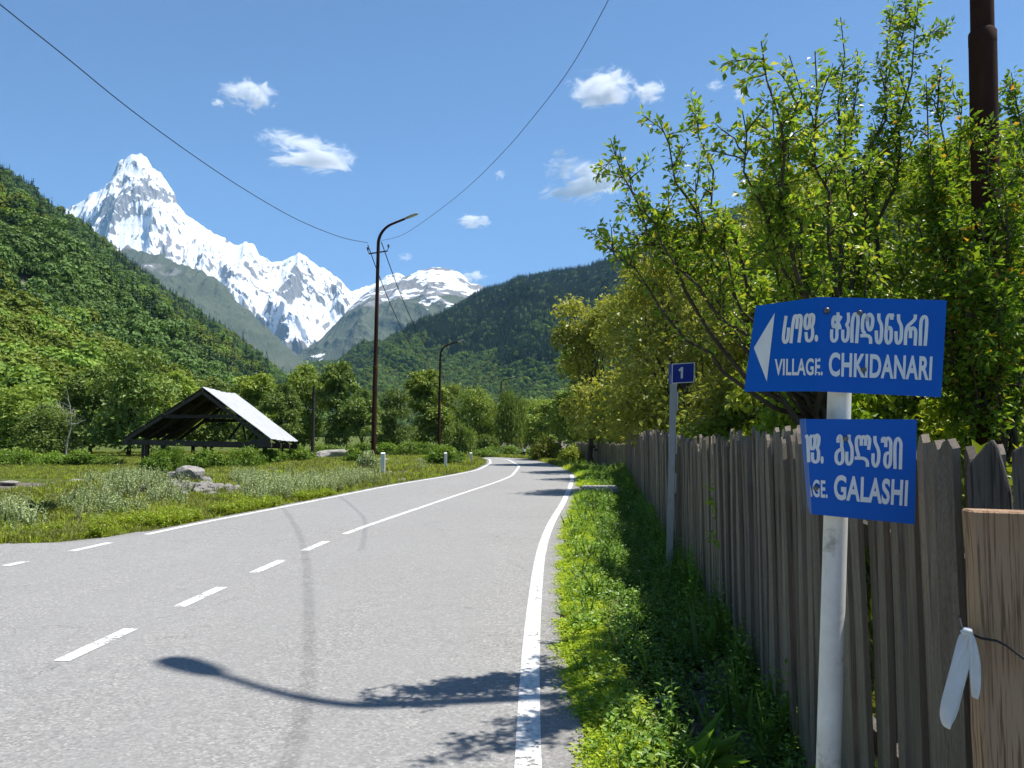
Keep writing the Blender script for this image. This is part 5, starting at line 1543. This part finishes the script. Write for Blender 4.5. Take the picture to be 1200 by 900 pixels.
# dense lobed trees
def lobe_tree_meshes(seed, H, W, nl, nleaf, size, low=.22, trunk_r=.14, shell=.55, top=1.0, wr=.6):
    g = Grow(seed); r = g.r
    th = r.random(nl) * 6.283; zz = low + (1 - low) * r.random(nl) ** .85
    env = np.sqrt(np.clip(1 - ((zz - .45) / .62) ** 2, .05, 1))
    rr_ = np.sqrt(r.random(nl)) * W * .40 * env
    C = np.stack([np.cos(th) * rr_, np.sin(th) * rr_, zz * H * .9], 1)
    R = W * (.13 + .10 * r.random(nl)) * (1.1 - .45 * zz)
    g.tube(g.path((0, 0, -.3), (0, 0, H * .62), (.03 * H, 0, 0), .01 * H), trunk_r, trunk_r * .4, 8)
    for c in C[: min(nl, 22)]:
        z0 = H * r.uniform(.15, .5) * min(1, c[2] / (H * .5))
        g.tube(g.path((0, 0, z0), c, (0, 0, -.05 * H), .015 * H, 6), trunk_r * .38, .01, 5)
    k = r.choice(nl, nleaf, p=R ** 2 / (R ** 2).sum())
    dv = unit(r.normal(size=(nleaf, 3)))
    dv[:, 2] = np.where(dv[:, 2] < -.55, -dv[:, 2] * .6, dv[:, 2])
    rad = R[k] * (shell + (1.25 - shell) * r.random(nleaf)) * (1 + .22 * np.sin(dv[:, 0] * 7 + k) * np.cos(dv[:, 1] * 6 + dv[:, 2] * 5))
    pos = C[k] + dv * rad[:, None] * np.array([1.05, 1.05, .92])
    ax = unit(dv * .5 + r.normal(size=(nleaf, 3)) * .7 + np.array([0, 0, -.25])); nr = unit(dv + np.array([0, 0, .5]) + r.normal(size=(nleaf, 3)) * .55)
    ln = size * np.clip(np.exp(r.normal(size=nleaf) * .35), .4, 2.0)
    tone = r.random(nl)[k] * .45 + r.random(nleaf) * .55
    V, Fc, rr2 = leaf_quads(pos, ax, nr, ln, ln * wr, .3, rnd=tone)
    return g.mb.mesh('trunk', True), mesh_np('crown', V, Fc, {'rnd': ('FACE', rr2)})
def tree_from(meshes, name, label, loc, leafm, rz=0, sc=(1, 1, 1), group=None, bark=None, cat='tree'):
    root = empty(name, loc, (0, 0, rz)); root.scale = sc; tag(root, label, cat, group)
    tm, cm = meshes
    if not tm.materials: tm.materials.append(bark or M_BARK)
    o = bpy.data.objects.new('trunk', tm); COL.objects.link(o); o.parent = root
    o = bpy.data.objects.new('crown', cm); COL.objects.link(o); o.parent = root
    if not cm.materials: cm.materials.append(leafm)
    o.material_slots[0].link = 'OBJECT'; o.material_slots[0].material = leafm
    return root
GR = 'trees standing behind the picket fence'
for (seed, x, y, H, W, n, sz, m, label) in [
    (61, 4.75, 13.8, 5.0, 3.3, 15000, .085, M_L_YEL, 'olive yellow tree just behind the fence left of the upper sign'),
    (62, 5.1, 17.2, 6.1, 3.7, 15000, .10, M_L_YEL, 'olive yellow tree behind the small plate numbered 1'),
    (63, 4.95, 22.0, 7.9, 4.4, 15000, .12, M_L_YEL, 'taller olive yellow tree above the middle of the fence'),
    (64, 5.9, 28.0, 9.0, 4.8, 14000, .14, M_L_YEL, 'yellow green tree above the far part of the fence'),
    (65, 6.0, 34.0, 9.6, 5.2, 13000, .16, M_L_YEL, 'shady tree standing at the far end of the picket fence'),
    (66, 4.5, 42.5, 9.8, 5.6, 16000, .19, M_L_YEL, 'large olive tree overhanging the far right roadside'),
    (67, 4.3, 51.0, 8.2, 5.0, 11000, .2, M_L_MID, 'green tree farthest along the right side of the road'),
    (71, 3.75, 9.6, 5.1, 2.9, 17000, .07, M_L_FILL, 'dense hedge tree directly behind the upper village sign'),
    (72, 4.75, 8.8, 4.9, 3.4, 20000, .068, M_L_FILL, 'dense leafy tree right of the signs beyond the fence'),
    (73, 5.9, 8.2, 4.5, 3.4, 16000, .068, M_L_FILL, 'dense tree at the right picture edge behind the brown pole'),
    (74, 6.6, 11.8, 6.4, 4.4, 15000, .09, M_L_FILL, 'tree farther back between the brown pole and the tall shoots'),
    (76, 3.05, 7.7, 3.5, 1.9, 11000, .062, M_L_FILL, 'dense bushy tree close behind the fence at the bent end of the upper sign'),
    (77, 3.45, 10.3, 3.9, 2.1, 12000, .075, M_L_YEL, 'low olive tree behind the fence between the numbered plate and the upper sign'),
    (78, 2.52, 6.8, 3.3, 1.5, 9500, .055, M_L_NEAR, 'bushy young tree close behind the fence under the bent sign end'),
    (75, 4.9, 12.4, 6.0, 3.8, 14000, .09, M_L_YEL, 'yellowish tree in the second row behind the village signs')]:
    tree_from(lobe_tree_meshes(seed, H, W, 26, n, sz, .2, .09 + H * .008), 'leafy_tree', label, (x, y, gh(x, y)), m, seed * 1.3, group=GR)
# low shrubs filling the shade under them
for k, (x, y, H, W) in enumerate([(2.95, 8.2, 1.9, 1.4), (3.1, 10.2, 2.0, 1.8), (3.7, 12.0, 2.2, 2.0), (4.5, 15.2, 2.4, 2.2), (5.1, 19.3, 2.6, 2.4), (6.0, 25.0, 2.8, 2.8), (7.0, 31.0, 3, 3), (2.9, 4.0, 1.7, 1.5), (2.35, 2.9, 1.5, 1.2), (3.9, 6.4, 2.1, 2.0)]):
    lab = ['shrub behind the fence just left of the upper sign', 'shrub behind the fence beside the fruit tree trunk', 'shrub behind the fence under the nearest olive tree', 'shrub behind the fence right of the numbered plate', 'shrub behind the fence at the numbered plate', 'shrub showing over the far fence middle',
           'shrub showing over the far fence end', 'shrub behind the lower sign at the fence', 'shrub behind the wide pointed plank', 'shrub in the deep shade behind the near pickets'][k]
    tree_from(lobe_tree_meshes(300 + k, H, W, 14, 5200, .075 if y < 14 else .11, .12, .03, .4), 'shrub', lab, (x, y, gh(x, y)), M_L_FILL, k * 1.1, group='shrubs behind the fence', cat='shrub')

# ---- trees across the meadow
VAR = [lobe_tree_meshes(400 + k, 10.0, [6.5, 7.5, 5.2, 6.2, 8.0][k], [30, 34, 28, 26, 36][k], 9000, .30, [.12, .10, .08, .15, .1][k], .2, .5) for k in range(5)]
MT = [  # u, top v, width px, d, variant, material, label
    (18, 452, 95, 62, 1, M_L_MID, 'leafy tree at the left picture edge beyond the meadow'),
    (58, 470, 70, 56, 4, M_L_DARK, 'low spreading tree with pale dead twigs left of the dark tree'),
    (108, 425, 80, 66, 0, M_L_DARK, 'dark tree standing left of the shed and behind its corner'),
    (150, 408, 100, 58, 1, M_L_DARK, 'tall broad dark tree directly behind the left end of the shed'),
    (198, 432, 80, 68, 3, M_L_MID, 'green tree peeking over the left slope of the shed roof'),
    (250, 442, 75, 75, 0, M_L_DARK, 'dark tree behind the shed ridge'),
    (300, 436, 72, 66, 2, M_L_MID, 'green tree right behind the pale shed roof'),
    (330, 446, 52, 60, 3, M_L_DARK, 'dark tree over the right end of the shed'),
    (356, 420, 62, 72, 0, M_L_MID, 'tall tree behind the slim wooden pole'),
    (396, 420, 56, 70, 2, M_L_DARK, 'upright tree between the wooden pole and the tall lamp post'),
    (424, 452, 50, 66, 3, M_L_DARK, 'dark rounded tree close behind the tall lamp post'),
    (462, 456, 56, 72, 1, M_L_DARK, 'dark tree between the two lamp posts, nearer the tall one'),
    (498, 430, 62, 84, 2, M_L_MID, 'tall pointed tree just left of the second lamp post'),
    (524, 446, 44, 90, 0, M_L_MID, 'green tree just right of the second lamp post'),
    (556, 450, 58, 82, 4, M_L_MID, 'broad green tree to the left of the road end'),
    (582, 470, 44, 95, 3, M_L_DARK, 'tree under the farthest thin lamp post'),
    (604, 464, 54, 105, 0, M_L_PALE, 'hazy pale green tree straight behind the road end'),
    (632, 468, 52, 90, 1, M_L_MID, 'green tree right of the road end in the distance'),
    (655, 455, 60, 80, 3, M_L_MID, 'distant tree showing beside the large olive tree'),
    (690, 450, 80, 75, 1, M_L_DARK, 'dark tree in the shade beyond the low board fence'),
    (740, 440, 90, 70, 4, M_L_DARK, 'dark tree filling the gap behind the picket fence end'),
    (-30, 440, 90, 70, 0, M_L_MID, 'tree cut by the left picture edge'),
]
for k, (u, v, wpx, d_, vr, m, label) in enumerate(MT):
    p = P(u, 530, d_); top = P(u, v, d_).z + .2; W0 = [6.5, 7.5, 5.2, 6.2, 8.0][vr]
    sx_ = wpx * d_ / 910 / W0 * 1.05
    tree_from(VAR[vr], 'broadleaf_tree', label, (p.x, d_, gh(p.x, d_) - .1), m, k * 2.1, (sx_, sx_, top / 10.0), 'trees beyond the meadow')
# pale dead tree
g = Grow(77); p = P(76, 545, 52); b0 = np.array([p.x, 52, 0])
trk = [b0 + np.array([0, 0, -.2]), b0 + np.array([.1, 0, 1.2]), b0 + np.array([.35, 0, 2.3])]
for (u, v) in [(78, 455), (86, 478), (66, 470), (92, 490)]:
    q = np.array(P(u, v, 52)); pp = g.path(trk[2], q, (.2, 0, -.2), .06); g.tube(pp, .04, .010, 5)
    for _ in range(5):
        s0 = pp[g.r.integers(3, 7)]; e = s0 + unit(g.r.normal(size=3) + np.array([0, 0, .6])) * .7; g.tube(g.path(s0, e, (0, 0, 0), .03, 4), .016, .005, 4)
g.tube(np.array(trk), .07, .05, 7)
root = empty('dead_tree', b0); tag(root, 'bare pale dead tree before the leafy trees at left', 'tree')
me = g.mb.mesh('trunk', True)
for v_ in me.vertices: v_.co -= Vector(b0)
obj('trunk', me, M_BARKP, root)

# ---- bushes on the meadow
BV = [lobe_tree_meshes(500 + k, 1.0, [2.4, 1.8, 2.9][k], 18, 4200, .11, .12, .02, .45) for k in range(3)]
def bush(u, vb, wpx, hpx, label, m=M_L_BUSH, k=0, d_=None, grp='bushes on the meadow'):
    d_ = d_ or dflat(vb); p = P(u, vb, d_); W0 = [2.4, 1.8, 2.9][k]; sx_ = wpx * d_ / 910 / W0 * 1.05; h = hpx * d_ / 910
    tree_from(BV[k], 'bush', label, (p.x, d_, gh(p.x, d_) - .05), m, u * .37, (sx_, sx_, h), grp, cat='bush')
for a in [(20, 549, 60, 17, 'bright green bush at the left edge before the trees', M_L_BUSH, 2, 39), (60, 548, 44, 14, 'low bright bush second from the left edge', M_L_BUSH, 0, 40), (92, 548, 40, 18, 'rounded bright bush behind the flat-topped stone', M_L_BUSH, 1, 39.5), (125, 549, 38, 12, 'low bright bush left of the shed corner', M_L_BUSH, 0, 38.5),
          (187, 556, 34, 28, 'dark green bush under the left shed eave', M_L_BUSH, 1, 31.5), (205, 553, 30, 26, 'green bush behind the darker boulder', M_L_BUSH, 2, 33), (240, 548, 44, 20, 'green bush under the middle of the shed beam', M_L_BUSH, 0, 36), (285, 548, 46, 22, 'bright bush under the right half of the shed', M_L_BUSH, 2, 36), (318, 545, 36, 18, 'dark bush at the right corner of the shed', M_L_BUSH, 1, 40),
          (347, 541, 42, 18, 'bright bush between the shed and the wooden pole', M_L_BUSH, 0, 44), (328, 540, 30, 16, 'small bush beside the right shed post', M_L_BUSH, 1, 45), (382, 527, 46, 12, 'green bush behind the grey rock outcrop', M_L_BUSH, 2, 58), (415, 543, 32, 18, 'bush in front of the grey rock outcrop', M_L_BUSH, 1, 43), (425, 531, 36, 14, 'bush behind the tall lamp post to its left', M_L_BUSH, 0, 60),
          (455, 531, 40, 16, 'bush behind the tall white marker post', M_L_BUSH, 1, 58), (485, 533, 60, 15, 'broad sunny bush mound before the second lamp post', M_L_BUSH, 2, 57), (512, 531, 44, 12, 'sunny bush right at the second lamp post', M_L_BUSH, 0, 60), (523, 547, 46, 21, 'rounded green bush behind the middle marker post', M_L_BUSH, 1, 40), (430, 556, 26, 22, 'dark grey-green shrub at the foot of the tall lamp post', M_L_SILV, 1, 33.5),
          (538, 528, 40, 34, 'pale flowering bush behind the rounded green bush', M_L_PALE, 0, 62), (572, 529, 24, 22, 'whitish flowering shrub left of the road end', M_L_PALE, 1, 66), (590, 536, 50, 10, 'low bush row closing the road end', M_L_BUSH, 2, 63), (566, 536, 34, 10, 'low bush at the left of the road bend', M_L_BUSH, 0, 57), (628, 537, 32, 10, 'low sunny bush right of the road end', M_L_BUSH, 1, 60),
          (642, 544, 40, 26, 'olive green shrub on the right bank of the bend', M_L_YEL, 1, 50), (668, 545, 36, 18, 'shady shrub beneath the large olive tree', M_L_FILL, 0, 46), (600, 522, 40, 60, 'tall light green bush beyond the road end', M_L_PALE, 2, 80)]:
    bush(*a)

# ---- spiky dark plant with a white stone, left foreground
def rosette(name, seed, loc, n, ln, wd, m, label, upr=.7):
    r = np.random.default_rng(seed); a = r.random(n) * 6.283; e = r.uniform(.25, 1.35, n) * upr
    ax = np.stack([np.cos(a) * np.cos(e), np.sin(a) * np.cos(e), np.sin(e)], 1); nr = np.stack([-np.cos(a) * np.sin(e), -np.sin(a) * np.sin(e), np.cos(e)], 1)
    l = ln * (.5 + .6 * r.random(n))
    V, Fc, rr2 = leaf_quads(np.zeros((n, 3)) + r.normal(size=(n, 3)) * .03 * ln, ax, nr, l, wd * l / ln, .5, rng=r)
    o = obj(name, mesh_np(name, V, Fc, {'rnd': ('FACE', rr2)}), m, None, loc); tag(o, label, 'plant'); return o
q = G(48, 606); rosette('spiky_plant', 3, (q.x, q.y, gh(q.x, q.y)), 420, .36, .035, M_L_DKW, 'dark spiky rosette plant near the left picture edge', 1.0)
rock(40, 603, 8, 11, dflat(605) - .1, 'small white stone beside the dark spiky plant', 2, .3, M_MARK, name='stone')
q = P(812, 892, 3.95); z_ = gh(q.x, 3.95)
rosette('broadleaf_weed', 5, (q.x, 3.95, z_), 26, .34, .07, M_WEED, 'tall broad-leaved weed in the ditch beside the bluish stone', 1.0)
q = P(948, 905, 3.3); rosette('broadleaf_weed', 6, (q.x, 3.2, gh(q.x, 3.2)), 22, .26, .04, M_YWEED, 'bright weed sprouting at the foot of the sign post', 1.0)

# ================================================================== GRASS AND WEEDS
def tuft(seed, n, h, w, lean, spread, mat):
    r = np.random.default_rng(seed); a = r.random(n) * 6.283; p = np.stack([r.normal(size=n) * spread, r.normal(size=n) * spread, np.zeros(n)], 1)
    le_ = np.abs(r.normal(size=n)) * lean; hh = h * (.45 + .65 * r.random(n)); ww = w * (.7 + .6 * r.random(n))
    d = np.stack([np.cos(a), np.sin(a), 0 * a], 1); s_ = np.stack([-np.sin(a), np.cos(a), 0 * a], 1)
    mid = p + d * (hh * le_ * .35)[:, None]; mid[:, 2] += hh * .6
    tip = p + d * (hh * le_)[:, None]; tip[:, 2] += hh * (1 - .25 * le_)
    V = np.stack([p - s_ * ww[:, None] / 2, p + s_ * ww[:, None] / 2, mid + s_ * ww[:, None] * .4, mid - s_ * ww[:, None] * .4, tip], 1).reshape(-1, 3)
    i = np.arange(n)[:, None] * 5; f4 = i + np.array([[0, 1, 2, 3]]); f3 = i + np.array([[3, 2, 4]])
    rv = r.random(n)
    me = mesh_np('tuft', V, [f4, f3], {'rnd': ('FACE', np.concatenate([rv, rv]))}); me.materials.append(mat); return me
def sprig(seed, stems, h, leafn, ln, wd, mat, spread=.03, lean=.35):
    """upright stems set with leaves"""
    r = np.random.default_rng(seed); P_ = []; A2 = []; N2 = []; L2 = []
    for k in range(stems):
        b0 = np.array([r.normal() * spread, r.normal() * spread, 0]); d = unit(np.array([r.normal() * lean, r.normal() * lean, 1.0])); hh = h * r.uniform(.6, 1.1)
        t = np.linspace(.12, 1, leafn); pos = b0 + d * (t * hh)[:, None]
        a = np.arange(leafn) * 2.4 + r.random() * 6; e = r.uniform(.1, .8, leafn)
        ax = np.stack([np.cos(a) * np.cos(e), np.sin(a) * np.cos(e), np.sin(e)], 1); nr = np.stack([-np.cos(a) * np.sin(e), -np.sin(a) * np.sin(e), np.cos(e)], 1) + r.normal(size=(leafn, 3)) * .25
        P_.append(pos); A2.append(ax); N2.append(nr); L2.append(ln * (1.15 - .5 * t) * r.uniform(.7, 1.2, leafn))
        # stem as a thin blade pair
        P_.append(b0[None]); A2.append(d[None]); N2.append(np.array([[1.0, .2, 0]])); L2.append(np.array([hh]))
    p, a, n, l = map(np.concatenate, (P_, A2, N2, L2)); w = l * wd / ln; w[l > h * .55] = .006 if h < .5 else .012
    V, Fc, rr2 = leaf_quads(p, a, n, l, w, .3, rng=r)
    me = mesh_np('sprig', V, Fc, {'rnd': ('FACE', rr2)}); me.materials.append(mat); return me
def flat_clover(seed, n, h, lf, spread, mat):
    r = np.random.default_rng(seed); p = np.stack([r.normal(size=n) * spread, r.normal(size=n) * spread, h * (.35 + .65 * r.random(n))], 1)
    a = r.random(n) * 6.283; ax = np.stack([np.cos(a), np.sin(a), r.normal(size=n) * .3], 1); nr = np.array([0, 0, 1.0]) + r.normal(size=(n, 3)) * .3
    l = lf * (.7 + .6 * r.random(n)); V, Fc, rr2 = leaf_quads(p, ax, nr, l, l * .75, .25, rng=r)
    me = mesh_np('clover', V, Fc, {'rnd': ('FACE', rr2)}); me.materials.append(mat); return me
def place(xs, ys): return np.stack([xs, ys, ground_h(xs, ys)], 1)
R = np.random.default_rng(99)

# right verge, sunny strip of short grass
n = 15000; yy = 2.2 + 36 * R.random(n) ** 1.7; f_ = R.random(n) ** 1.15
wd_ = np.minimum(.29 + .011 * yy, .52) * (1 + .15 * fbm(yy * .7, yy * 0, 3, 12)); xx = redge(yy) - .03 + f_ * wd_
ok = (fbm(xx * 3, yy * 1.5, 3, 66) > -.32 + .25 * (f_ < .15)) & ~((yy > 21.4) & (yy < 24.1)); xx, yy = xx[ok], yy[ok]; n = len(xx)
kit_g = [flat_clover(k, 22, .055, .022, .05, M_GRASSY) for k in range(3)] + [tuft(9, 12, .10, .0055, .9, .03, M_GRASSY)]
near = yy < 9
scatter('verge_grass', kit_g, place(xx, yy), (.7 + .6 * R.random(n)) * np.clip(.75 + yy * .03, .8, 1.6), R.random(n) * 6.28, R.integers(0, 4, n), label='bright sunlit strip of short grass along the right road edge', cat='grass')
# clover and weeds between strip and fence
n = 9000; yy = 2.3 + 38 * R.random(n) ** 1.75; f_ = R.random(n) * 1.12
v0 = redge(yy); xx = v0 + .10 + f_ * (fx(yy) - v0 - .06)
slabm = (yy > 21.2) & (yy < 24.2) & (f_ < .75)
dens = np.where(yy < 6.2, np.where((f_ > .3) & (f_ < .95), .26, .6), np.where((yy < 9) & (f_ > .2) & (f_ < .55), .55, .95)) * np.where(slabm, 0, 1) * np.where(f_ < .32, .28, 1.0)
ok = (R.random(n) < dens) & (fbm(xx * 2.2, yy * 1.1, 3, 67) > -.25); xx, yy, f_ = xx[ok], yy[ok], f_[ok]; n = len(xx)
kit_w = [sprig(20 + k, 6, .13, 8, .045, .032, M_WEED, .045, .55) for k in range(3)] + [sprig(30 + k, 4, .26, 9, .055, .024, M_WEED, .03, .3) for k in range(2)] + [tuft(44, 12, .22, .006, .8, .03, M_GRASS)] + [sprig(36, 4, .14, 8, .03, .02, M_L_SILV, .03, .5)]
idx = R.choice(7, n, p=[.28, .28, .24, .07, .07, .04, .02])
scatter('verge_weeds', kit_w, place(xx, yy), (.55 + .75 * R.random(n)) * np.clip(.85 + yy * .025, .9, 1.7), R.random(n) * 6.28, idx, label='shaded weeds and clover between the grass strip and the fence', cat='weeds')
# tall weeds right against the fence foot
n = 230; yy = 4.2 + 30 * R.random(n) ** 1.4; xx = fx(yy) - .05 - np.abs(R.normal(size=n)) * .10
kit_t = [sprig(50 + k, 3, .5, 10, .07, .03, M_WEED, .03, .18) for k in range(3)]
scatter('fence_weeds', kit_t, place(xx, yy), .45 + .75 * R.random(n), R.random(n) * 6.28, R.integers(0, 3, n), label='tall leafy weeds growing at the foot of the fence', cat='weeds')

# left meadow grass
n = 46000; yy = 11.5 + 62 * R.random(n) ** 1.35; uu = -60 + 720 * R.random(n); xx = (uu - 600) / 910 * yy
tt = ledge(yy) - xx; path_y = np.interp(xx, [-60, -20, -13.5, -12], [26.5, 25.5, 22.6, 21.6])
off_path = np.abs(yy - path_y + .3) > 1.35 * np.where(xx < -12.3, 1, 0)
offb = (((xx + 8.7) / 2.2) ** 2 + ((yy - 20.2) / 1.5) ** 2 > 1.0 - .6 * R.random(n)) & (((xx + 5.2) / 2.0) ** 2 + ((yy - 31.5) / 1.1) ** 2 > 1 - .7 * R.random(n))
ok = (tt > -.02) & off_path & offb & (xx < xr(yy)); xx, yy = xx[ok], yy[ok]; tt = tt[ok]; n = len(xx)
kit_m = [tuft(60 + k, 16, .16, .011, .7, .05, M_GRASS) for k in range(3)] + [tuft(66, 14, .14, .012, .8, .05, M_GRASSY)]
hgt = np.where(xx < -13.0, np.where(yy < 27, .22, .55), 1.0) * (.6 + .6 * R.random(n)) * np.clip(.7 + yy / 40., .8, 1.6) * np.clip(.45 + tt, .45, 1)
scatter('meadow_grass', kit_m, place(xx, yy), np.stack([hgt * 1.2, hgt * 1.2, hgt], 1), R.random(n) * 6.28, R.integers(0, 4, n), label='grass covering the meadow left of the road', cat='grass')
# yellow-green leafy weeds by the road edge
n = 2600; yy = 12.2 + 10 * R.random(n); tt = np.abs(R.normal(size=n)) * .75; xx = ledge(yy) - .08 - tt
ok = fbm(xx * .8, yy * .8, 3, 15) > .02; xx, yy = xx[ok], yy[ok]; n = len(xx)
kit_y = [sprig(70 + k, 6, .2, 7, .06, .036, M_YWEED, .05, .5) for k in range(3)]
scatter('roadside_weeds', kit_y, place(xx, yy), .5 + .8 * R.random(n), R.random(n) * 6.28, R.integers(0, 3, n), label='yellow green leafy weeds along the left road edge', cat='weeds')
# silvery weeds
pts = []
def silver(u, v, su, sv, n):
    uu = u + R.normal(size=n) * su; vv_ = v + R.normal(size=n) * sv
    for a, b_ in zip(uu, vv_):
        if b_ < 524: continue
        q = G(a, b_)
        if ledge(q.y) - q.x > .35 and q.y < 60: pts.append((q.x, q.y, gh(q.x, q.y)))
silver(365, 577, 36, 6, 420); silver(318, 583, 18, 6, 170); silver(420, 566, 22, 4, 150); silver(148, 578, 20, 5, 170); silver(115, 598, 22, 6, 80); silver(8, 612, 16, 6, 60); silver(190, 588, 10, 4, 60); silver(290, 566, 16, 3, 60); silver(490, 551, 12, 2, 20)
pts = np.array(pts); n = len(pts)
kit_s = [sprig(80 + k, 6, .62, 12, .11, .05, M_L_SILV, .09, .25) for k in range(3)] + [sprig(88, 5, .5, 11, .08, .03, M_L_PALE, .07, .25)]
scatter('silver_weeds', kit_s, pts, .35 + .5 * R.random(n), R.random(n) * 6.28, R.choice(4, n, p=[.29, .29, .29, .13]), label='tall silvery green weeds on the bank left of the road', cat='weeds')
# ground cover behind the fence and at the far verge
n = 3500; yy = 1.5 + 45 * R.random(n) ** 1.3; xx = fx(yy) + .15 + 3.5 * R.random(n)
scatter('orchard_grass', kit_m, place(xx, yy), .8 + .9 * R.random(n), R.random(n) * 6.28, R.integers(0, 4, n), label='grass in the shade behind the picket fence', cat='grass')
n = 2500; yy = 34 + 28 * R.random(n); xx = redge(yy) + .05 + 3.0 * R.random(n)
scatter('far_verge_grass', kit_m, place(xx, yy), 1.0 + .9 * R.random(n), R.random(n) * 6.28, R.integers(0, 4, n), label='grass on the far right bank under the trees', cat='grass')
